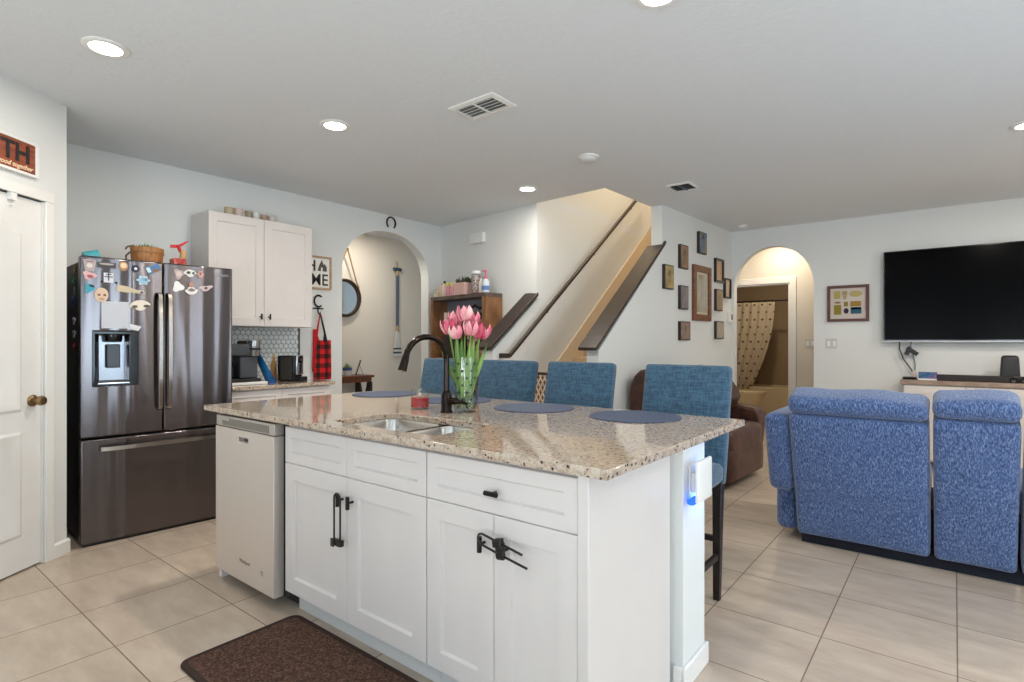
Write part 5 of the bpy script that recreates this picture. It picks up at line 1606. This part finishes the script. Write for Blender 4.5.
for k in range(8):
    w = rg.uniform(0.03, 0.055)
    h = rg.uniform(0.19, 0.265)
    t = thing('book', '%s book standing in the lower bookcase shelf row behind the stools' % bwords[k], 'book', bl_(xx + w / 2, -0.14, 0.772), SDEG, 'books on the bookcase shelf')
    MB().ring(rect(-w / 2, w / 2, 0, h), rect(-w / 2 + 0.003, w / 2 - 0.003, 0.003, h - 0.003), -0.078, 0.075).build('cover', pl(*bcols[k]), t, smooth=0)
    MB().box(-w / 2 + 0.003, w / 2 - 0.003, -0.076, 0.072, 0.003, h - 0.003).build('pages', M['paper'], t, smooth=0)
    xx += w + 0.003

# handrail on the stairwell wall
t = thing('handrail', 'long dark wooden handrail rising along the stairwell wall', 'handrail', (-3.34, 4.1, 1.1))
p0, p1 = Vector((-3.335, 4.15, 1.170)), Vector((-3.320, 7.05, 3.36))
d = (p1 - p0).normalized()
rl = MB()
nrm = Vector((0, -d.z, d.y))
def railring(p):
    return [p + Vector((a, 0, 0)) + nrm * b_ for a, b_ in ((-0.018, -0.02), (0.018, -0.02), (0.022, -0.006), (0.018, 0.013), (0.0, 0.02), (-0.018, 0.013), (-0.022, -0.006))]
rl.loft([railring(p0), railring(p1)])
rl.loft([[Vector((-3.41, 4.11, 1.170)) + v_ for v_ in (Vector((0, -0.025, -0.022)), Vector((0, 0.025, -0.022)), Vector((0, 0.025, 0.022)), Vector((0, -0.025, 0.022)))],
         [Vector((-3.31, 4.11, 1.170)) + v_ for v_ in (Vector((0, -0.025, -0.022)), Vector((0, 0.03, -0.022)), Vector((0, 0.03, 0.022)), Vector((0, -0.025, 0.022)))]])
rl.build('rail', M['darkwood'], t, world=True, bevel=0.004)
for f in (0.22, 0.55, 0.88):
    p = p0 + (p1 - p0) * f
    MB().tube([p + nrm * -0.02, p + nrm * -0.05 + Vector((-0.02, 0, 0)), p + nrm * -0.05 + Vector((-0.068, 0, 0))], 0.007, 8).build('bracket', M['bronze'], t, world=True)

# lattice gate across the foot of the stairs
t = thing('stair_gate', 'lattice child gate with a dark top rail across the foot of the stairs', 'gate', (-2.96, 4.02, 0))
MB().cyl((-3.40, 4.02, 1.02), (-2.53, 4.02, 1.02), 0.013, n=12).build('top_rail', pl(52, 30, 22), t, world=True)
MB().cyl((-3.40, 4.02, 0.06), (-2.53, 4.02, 0.06), 0.013, n=12).build('bottom_rail', pl(52, 30, 22), t, world=True)
for x in (-3.395, -2.535):
    MB().cyl((x, 4.02, 0.0), (x, 4.02, 1.02), 0.013, n=12).build('post', pl(52, 30, 22), t, world=True)
m = MB()
for sgn, yy in ((1, 4.017), (-1, 4.023)):
    for k in range(-22, 24):
        xa = -2.965 + k * 0.045
        a0, a1 = (xa - sgn * 0.24, 0.07), (xa + sgn * 0.24, 1.01)
        # clip to the frame
        def clip(p, q):
            lo, hi = -3.385, -2.545
            out = []
            for s_ in (0.0, 1.0):
                pass
            dx = q[0] - p[0]
            ta, tb = 0.0, 1.0
            for lim, sg in ((lo, 1), (hi, -1)):
                va, vb = sg * (p[0] - lim), sg * (q[0] - lim)
                if va < 0 and vb < 0:
                    return None
                if va < 0:
                    ta = max(ta, va / (va - vb))
                elif vb < 0:
                    tb = min(tb, va / (va - vb))
            if tb - ta < 0.02:
                return None
            return [(p[0] + dx * s_, p[1] + (q[1] - p[1]) * s_) for s_ in (ta, tb)]
        c2 = clip(a0, a1)
        if c2:
            m.cyl((c2[0][0], yy, c2[0][1]), (c2[1][0], yy, c2[1][1]), 0.0058, n=6)
m.build('lattice', pl(226, 206, 182, 0.5), t, world=True)
MB().box(-3.38, -2.55, 4.045, 4.05, 0.07, 1.01).build('backing', pl(150, 112, 84, 0.8), t, world=True, smooth=0)

# ------------------------------------------------------------------ gallery wall pictures (local frame of the wall)
gmx = Matrix.Translation((GA[0], GA[1], 0)) @ Matrix.Rotation(R(GD), 4, 'Z')
def art(name, cols, scale, stretch=(1, 1, 1)):
    return two_tone(name, [C(*c) for c in cols], scale, 0.45, stretch, 0, 4, lo=0.3, hi=0.72)
def picture(label, s0, z0, s1, z1, border, framec, artm, mat_w=0, canvas=False, depth=0.032):
    s1 -= 0.022
    w, h = s1 - s0, z1 - z0
    p = gmx @ Vector(((s0 + s1) / 2, -0.0005, z0))
    t = thing('framed_picture', label, 'picture', p, GD, 'pictures on the gallery wall')
    if canvas:
        MB().box(-w / 2, w / 2, -depth, 0, 0, h).build('frame', framec, t, bevel=0.002)
        MB().box(-w / 2 + border, w / 2 - border, -depth - 0.002, -depth + 0.002, border, h - border).build('artwork', artm, t, smooth=0)
    else:
        MB().ring(rect(-w / 2, w / 2, 0, h), rect(-w / 2 + border, w / 2 - border, border, h - border), -depth, 0).build('frame', framec, t, bevel=0.003)
        if mat_w:
            MB().box(-w / 2 + border, w / 2 - border, -0.012, -0.001, border, h - border).build('mount', pl(206, 196, 172, 0.7), t, smooth=0)
            MB().box(-w / 2 + border + mat_w, w / 2 - border - mat_w, -0.014, -0.011, border + mat_w, h - border - mat_w).build('artwork', artm, t, smooth=0)
        else:
            MB().box(-w / 2 + border, w / 2 - border, -0.012, -0.001, border, h - border).build('artwork', artm, t, smooth=0)
    return t
edge = pl(44, 36, 32)
picture('small picture with a blue figure over tan, highest on the gallery wall', 0.87, 2.345, 1.11, 2.60, 0.012, edge, art('art_blue', [(52, 66, 84), (96, 118, 140), (150, 132, 96), (128, 104, 70)], 7), 0, True)
picture('small brown and orange picture second from the staircase, in the upper row', 0.375, 2.12, 0.60, 2.385, 0.012, edge, art('art_orange', [(92, 78, 66), (142, 112, 84), (178, 128, 90)], 8), 0, True)
picture('small ochre picture closest to the staircase rail', 0.0, 1.865, 0.235, 2.125, 0.012, edge, art('art_ochre', [(104, 90, 60), (152, 130, 84), (190, 164, 108), (70, 74, 80)], 8), 0, True)
picture('small grey streaked picture beside the large brown frame, middle row', 0.375, 1.665, 0.60, 1.93, 0.012, edge, art('art_grey', [(88, 82, 86), (140, 132, 130), (112, 96, 98)], 9, (1, 1, 0.4)), 0, True)
picture('small rose brown picture lowest on the staircase side of the gallery wall', 0.375, 1.32, 0.65, 1.53, 0.012, edge, art('art_rose', [(112, 92, 84), (150, 126, 114), (128, 106, 100)], 10), 0, True)
picture('large brown wooden frame with a pale landscape in the middle of the gallery wall', 0.73, 1.55, 1.25, 2.20, 0.075, two_tone('frame_oak', [C(98, 58, 38), C(132, 82, 54)], 9, 0.45, (1, 1, 4), 0.1), art('art_pale', [(120, 118, 92), (168, 162, 136), (186, 186, 176), (140, 146, 132)], 5, (1, 1, 0.5)), 0.028)
picture('small picture in a black frame with a peach field near the corner', 1.37, 2.045, 1.655, 2.345, 0.03, M['black'], art('art_peach', [(176, 134, 96), (206, 164, 124), (160, 120, 90)], 5), 0.014)
picture('small tan picture under the black-framed peach one', 1.375, 1.69, 1.60, 1.96, 0.012, edge, art('art_tan', [(132, 112, 88), (162, 138, 108), (148, 116, 104)], 8), 0, True)
picture('small streaked picture lowest on the corner side of the gallery wall', 1.375, 1.34, 1.64, 1.56, 0.012, edge, art('art_streak', [(110, 96, 80), (190, 184, 168), (146, 124, 98)], 9, (4, 4, 0.5)), 0, True)
picture('small picture with brown and cream bands right beside the wall corner', 1.67, 1.865, 1.90, 2.12, 0.02, edge, art('art_band', [(150, 116, 88), (214, 196, 168), (122, 92, 74)], 6, (3, 3, 0.5)), 0)
p = gmx @ Vector((1.885, -0.0005, 1.555))
t = thing('wall_keypad', 'small white wall panel with a dark screen below the pictures by the corner', 'wall panel', p, GD)
MB().box(-0.075, 0.065, -0.022, 0, 0, 0.135).build('cover', M['whiteplastic'], t, bevel=0.004)
MB().box(0.005, 0.05, -0.0235, -0.021, 0.035, 0.105).build('screen', pl(92, 76, 92, 0.2), t, smooth=0)

# ------------------------------------------------------------------ television wall
TW = TY - 0.0005
t = thing('patch_frame', 'brown framed display of badges between the arch and the television', 'picture', (-0.975, TW, 1.54))
MB().ring(rect(-0.212, 0.212, 0, 0.425), rect(-0.18, 0.18, 0.032, 0.393), -0.03, 0).build('frame', pl(92, 52, 40, 0.4), t, bevel=0.003)
MB().box(-0.18, 0.18, -0.012, -0.001, 0.032, 0.393).build('mount', pl(206, 196, 188, 0.8), t, smooth=0)
def patch(x, z, w, h, col, kind):
    MB().prism([(p[0] + x, p[1] + z) for p in blob(kind, w, h)], 'y', -0.017, -0.011).build('patch', pl(*col, 0.8), t, smooth=0)
patch(-0.11, 0.315, 0.064, 0.09, (176, 160, 92), 'rect')
patch(-0.032, 0.335, 0.052, 0.045, (166, 152, 104), 'rect')
patch(-0.032, 0.285, 0.042, 0.05, (176, 160, 108), 'trap')
patch(0.078, 0.322, 0.125, 0.072, (182, 168, 108), 'oval')
patch(-0.105, 0.225, 0.07, 0.024, (140, 116, 70), 'oval')
patch(-0.105, 0.14, 0.075, 0.115, (140, 126, 44), 'rect')
patch(-0.02, 0.205, 0.042, 0.055, (136, 124, 60), 'rect')
patch(0.078, 0.205, 0.105, 0.06, (160, 126, 52), 'rect')
patch(-0.018, 0.125, 0.05, 0.066, (50, 38, 62), 'oval')
patch(0.082, 0.128, 0.105, 0.075, (44, 88, 112), 'rect')
patch(0.08, 0.15, 0.105, 0.02, (24, 26, 40), 'rect')
def switch(label, x, y, z, w, n, deg=0):
    t = thing('light_switch', label, 'light switch', (x, y, z), deg)
    MB().box(-w / 2, w / 2, -0.006, 0, 0, 0.118).build('plate', pl(206, 204, 200, 0.4), t, bevel=0.002)
    for k in range(n):
        cx_ = -w / 2 + w * (k + 0.5) / n
        MB().box(cx_ - 0.016, cx_ + 0.016, -0.009, -0.005, 0.026, 0.092).build('rocker', M['whiteplastic'], t, bevel=0.001)
switch('double light switch beside the arch, under the badge frame', -1.145, TW, 1.222, 0.115, 2)
switch('light switch inside the bathroom hall beside the door casing', -1.545, HB - 0.0005, 1.22, 0.115, 2)

t = thing('television', 'large black flat television mounted on the wall above the console', 'television', (0.265, 7.49, 1.305))
MB().box(-0.885, 0.885, -0.025, 0.025, 0.0, 1.0).build('bezel', M['blackgloss'], t, bevel=0.004)
MB().box(-0.872, 0.872, -0.0268, -0.024, 0.022, 0.988).build('screen', M['tvscreen'], t, smooth=0)
MB().box(-0.885, 0.885, -0.028, -0.0255, -0.004, 0.010).build('bottom_trim', pl(150, 148, 146, 0.3, 0.8), t, smooth=0)
MB().box(-0.3, 0.3, 0.026, 0.069, 0.25, 0.75).build('wall_mount', M['black'], t, smooth=0)
t = thing('power_cable', 'black cords with a small adaptor hanging below the television', 'cord', (-0.40, 7.51, 0.93))
MB().tube([(-0.475, 7.51, 1.32), (-0.475, 7.51, 1.22), (-0.44, 7.51, 1.11), (-0.37, 7.51, 1.00), (-0.345, 7.51, 0.93)], 0.007, 8).build('cord', pl(58, 60, 64), t, world=True)
MB().tube([(-0.37, 7.515, 1.32), (-0.375, 7.515, 1.25), (-0.355, 7.515, 1.16), (-0.335, 7.515, 1.05), (-0.34, 7.515, 0.93)], 0.006, 8).build('cord', pl(120, 122, 126), t, world=True)
m = MB().box(-0.06, 0.06, -0.02, 0.02, -0.022, 0.022, Matrix.Translation((-0.36, 7.50, 1.20)) @ Matrix.Rotation(R(38), 4, 'Y'))
m.box(-0.05, 0.02, -0.018, 0.018, -0.02, 0.02, Matrix.Translation((-0.395, 7.50, 1.205)) @ Matrix.Rotation(R(-65), 4, 'Y'))
m.build('adaptor', M['black'], t, world=True, bevel=0.005)

t = thing('media_console', 'low white console with a pale wood top under the television', 'console', (0.45, 7.31, 0))
MB().box(-0.44, 1.6, 7.06, 7.54, 0.862, 0.905).build('top', two_tone('grey_oak', [C(138, 118, 104), C(166, 146, 130)], 8, 0.55, (1, 6, 1), 0.1), t, world=True, bevel=0.004)
MB().box(-0.42, 1.58, 7.09, 7.53, 0.08, 0.862).build('body', M['white'], t, world=True, smooth=0)
for k in range(4):
    xa = -0.41 + k * 0.497
    m = MB().panel(xa, xa + 0.49, 0.10, 0.852, 7.07, 7.09, 0.05, 0.008)
    for q in range(14):
        z = 0.16 + q * 0.047
        m.box(xa + 0.055, xa + 0.435, 7.072, 7.0785, z, z + 0.032)
    m.build('door', M['white'], t, world=True, smooth=20)
for x in (-0.38, 1.54):
    for y in (7.12, 7.49):
        MB().box(x - 0.03, x + 0.03, y - 0.03, y + 0.03, 0, 0.08).build('leg', M['palewood'], t, world=True, smooth=0)
CZ = 0.905
t = thing('soundbar', 'long black soundbar on the console under the television', 'soundbar', (0.36, 7.22, CZ))
MB().box(-0.50, 0.30, -0.045, 0.045, 0, 0.062).build('body', pl(40, 34, 32, 0.5), t, bevel=0.008)
for x in (0.09, 0.165):
    MB().lathe([(0.035, 0.0), (0.035, 0.01), (0.026, 0.014), (0.012, 0.006), (0, 0.004)], 20).build('driver', M['black'], t).matrix_local = Matrix.Translation((x, -0.044, 0.032)) @ Matrix.Rotation(R(90), 4, 'X')
t = thing('speaker', 'black upright speaker standing on the console behind the soundbar', 'speaker', (0.43, 7.36, CZ))
m = MB()
m.loft([[(-w, -d_, z), (w, -d_, z), (w, d_, z), (-w, d_, z)] for w, d_, z in ((0.072, 0.08, 0), (0.075, 0.08, 0.02), (0.064, 0.065, 0.245), (0.05, 0.05, 0.262))])
m.build('cabinet', pl(30, 30, 32, 0.5), t, bevel=0.012, seg=3)
MB().box(-0.03, 0.03, -0.081, -0.074, 0.03, 0.05).build('badge', pl(40, 44, 96, 0.3), t, smooth=0)
t = thing('game_box', 'small box with a blue and purple picture on the console', 'box', (-0.215, 7.22, CZ))
MB().box(-0.078, 0.078, -0.03, 0.03, 0, 0.082).build('box', two_tone('box_print', [C(44, 40, 84), C(58, 116, 160), C(120, 80, 140), C(196, 216, 224)], 14, 0.4, bump=0, lo=0.3, hi=0.75), t, smooth=0)
MB().box(-0.08, 0.08, -0.032, 0.032, 0, 0.016).build('tray', M['whiteplastic'], t, smooth=0)
t = thing('media_player', 'flat black box at the arch end of the console', 'media player', (-0.37, 7.24, CZ))
MB().box(-0.06, 0.06, -0.05, 0.05, 0, 0.026).build('case', M['black'], t, bevel=0.004)
MB().box(-0.045, 0.045, -0.0515, -0.0495, 0.008, 0.016).build('front_slot', M['blackgloss'], t, smooth=0)
t = thing('charger', 'small white plug adapter standing behind the flat black box', 'charger', (-0.335, 7.36, CZ))
MB().box(-0.022, 0.022, -0.02, 0.02, 0, 0.075).build('body', pl(214, 196, 190, 0.4), t, bevel=0.006)
MB().cyl((0, 0, 0.075), (0, 0, 0.09), 0.006, n=10).build('cable_end', M['whiteplastic'], t)

# ------------------------------------------------------------------ bathroom beyond the arch
t = thing('bathtub', 'cream bathtub along the far wall of the bathroom', 'bathtub', (-2.4, 10.75, 0))
m = MB()
m.ring(rrect(-3.49, -1.31, 10.40, 11.09, 0.03), rrect(-3.38, -1.42, 10.48, 11.0, 0.12), 0.51, 0.0, axis='z')
m.box(-3.38, -1.42, 10.48, 11.0, 0.05, 0.12)
m.build('tub', pl(226, 208, 172, 0.2), t, world=True, bevel=0.012)
rail = MB().cyl((-3.49, 10.42, 2.02), (-1.31, 10.42, 2.02), 0.014, n=12)
tag(rail.build('curtain_rod', pl(40, 26, 20, 0.4), keep=True), 'dark shower curtain rod spanning the bathroom', 'curtain rod')
t = thing('shower_curtain', 'tan shower curtain with small dark dots swept to one side', 'curtain', (-2.9, 10.40, 0.46))
def curt(u_, v_):
    z = 2.0 - 1.52 * v_
    right = -2.44 - 0.40 * v_ ** 1.9
    x = -3.45 + (right + 3.45) * u_
    return (x, 10.385 + 0.03 * math.sin(u_ * 46 + 0.5 * math.sin(v_ * 3)) * (0.5 + 0.5 * v_), z)
MB().sheet(curt, 110, 24).build('cloth', grid_dots_mat('dotted_curtain', C(208, 192, 164), C(104, 78, 60), 0.13, 0.14), t, world=True, smooth=80, solid=0.004)
for k in range(9):
    x = -3.4 + k * 0.115
    MB().tube([(x + 0.0, 10.42 + 0.026 * math.cos(a), 2.012 + 0.03 * math.sin(a)) for a in [2 * PI * j / 12 for j in range(13)]], 0.004, 6).build('ring', pl(60, 44, 36), t, world=True)
t = thing('toilet', 'cream toilet in the bathroom in front of the dotted curtain', 'toilet', (-2.70, 9.75, 0))
m = MB()
def ov(cx_, rx, ry, z):
    return [(cx_ + rx * math.cos(2 * PI * i / 24), ry * math.sin(2 * PI * i / 24), z) for i in range(24)]
m.loft([ov(-0.05, 0.20, 0.11, 0), ov(-0.05, 0.19, 0.10, 0.10), ov(-0.03, 0.19, 0.11, 0.25), ov(0.0, 0.25, 0.17, 0.38), ov(0.0, 0.27, 0.19, 0.44)])
m.build('bowl', pl(228, 206, 166, 0.15), t)
m = MB().loft([ov(0.0, 0.275, 0.195, 0.441), ov(0.0, 0.28, 0.20, 0.455), ov(0.0, 0.28, 0.20, 0.48), ov(0.0, 0.26, 0.185, 0.49)])
m.build('seat_lid', pl(230, 210, 170, 0.2), t)
MB().box(-0.49, -0.26, -0.21, 0.21, 0.40, 0.80).build('tank', pl(228, 206, 166, 0.15), t, bevel=0.02, seg=3)
MB().box(-0.50, -0.25, -0.22, 0.22, 0.80, 0.83).build('tank_lid', pl(228, 206, 166, 0.15), t, bevel=0.008)

# ------------------------------------------------------------------ sofas
sf = thing('recliner_sofa', 'blue tweed reclining sofa seen from behind, facing the television', 'sofa', (-0.1, 4.4, 0))
LEAN = Matrix.Translation((0, 3.96, 0.06)) @ Matrix.Rotation(R(18), 4, 'X') @ Matrix.Translation((0, -3.96, -0.06))
def back_unit(x0, x1, par, dz=0.0):
    w = x1 - x0
    cx_ = (x0 + x1) / 2
    def sag(p):
        return (p.x, p.y - 0.012 * math.cos(p.x / w * PI) * math.cos(p.z * 5) + 0.010 * math.exp(-((p.z + 0.14) / 0.03) ** 2), p.z)
    MB().soft((cx_, 4.05, 0.478 + dz / 2), (w, 0.18, 0.836 + dz), 0.03, (0.0, 0.006, 0.0), 16, LEAN, sag).build('back_panel', M['sofa'], par, world=True, smooth=60)
    def hump(p):
        return (p.x, p.y, p.z + (0.008 * math.cos(p.x / w * PI) + 0.006 * math.sin(p.x * 16)) * (p.z > 0))
    MB().soft((cx_, 4.065, 0.952 + dz), (w + 0.004, 0.212, 0.105), 0.042, (0.0, 0.003, 0.004), 14, LEAN, hump).build('headrest', M['sofa'], par, world=True, smooth=60)
    MB().soft((cx_, 4.52, 0.39), (w - 0.02, 0.62, 0.22), 0.06, (0, 0, 0.02), 8).build('seat_cushion', M['sofa'], par, world=True, smooth=60)
back_unit(-0.795, -0.107, sf)
back_unit(-0.09, 0.262, sf, 0.03)
back_unit(0.28, 0.97, sf)
def arm(xa, xb):
    MB().soft(((xa + xb) / 2, 4.44, 0.22), (xb - xa - 0.012, 0.82, 0.33), 0.045, (0.004, 0.006, 0), 8).build('arm_base', M['sofa'], sf, world=True, smooth=60)
    def lean_rear(p):
        return (p.x, p.y - (0.30 * (p.z + 0.27) if p.y < 0 else 0.02), p.z)
    MB().soft(((xa + xb) / 2, 4.36, 0.60), (xb - xa, 0.96, 0.50), 0.04, (0.004, 0.004, 0.012), 10, None, lean_rear).build('arm', M['sofa'], sf, world=True, smooth=60)
arm(-0.945, -0.80)
arm(0.975, 1.12)
for x0, x1 in ((-0.78, 0.965),):
    MB().box(x0, x1, 4.02, 4.78, 0.0, 0.07).build('base', M['sofadark'], sf, world=True, smooth=0)
MB().box(-0.79, 0.965, 4.16, 4.80, 0.07, 0.30).build('frame', M['sofadark'], sf, world=True, smooth=0)

ch = thing('leather_recliner', 'dark brown leather recliner with a rounded back against the gallery wall', 'armchair', (-1.95, 5.4, 0))
def prof_arm(y0, y1):
    pts = [(-2.28, 0.04), (-1.62, 0.04), (-1.57, 0.10), (-1.54, 0.40), (-1.52, 0.55), (-1.545, 0.62), (-1.60, 0.65), (-1.72, 0.665), (-1.90, 0.67), (-2.05, 0.67), (-2.26, 0.64)]
    return MB().prism(pts, 'y', y0, y1)
for y0, y1 in ((4.77, 4.98), (5.82, 6.03)):
    prof_arm(y0, y1).build('arm', M['leather'], ch, world=True, bevel=0.035, seg=4)
bp = [(-2.385, 0.60), (-2.385, 0.80), (-2.37, 0.90), (-2.335, 0.975), (-2.27, 1.035), (-2.18, 1.055), (-2.06, 1.03), (-1.95, 0.975), (-1.85, 0.90), (-1.79, 0.82), (-1.76, 0.74), (-1.80, 0.66), (-1.88, 0.58), (-1.92, 0.45), (-2.28, 0.40)]
MB().prism(bp, 'y', 4.80, 6.0).build('back_cushion', M['leather'], ch, world=True, bevel=0.05, seg=4)
MB().soft((-1.74, 5.40, 0.40), (0.52, 0.83, 0.24), 0.06, (0, 0, 0.02), 8).build('seat_cushion', M['leather'], ch, world=True, smooth=60)
MB().soft((-1.53, 5.40, 0.21), (0.09, 0.83, 0.30), 0.03, (0.015, 0, 0), 8).build('footrest', M['leather'], ch, world=True, smooth=60)
MB().box(-2.26, -1.62, 4.81, 5.99, 0.0, 0.30).build('base', pl(34, 26, 26, 0.8), ch, world=True, smooth=0)
ch.rotation_euler = (0, 0, R(GD - 90))
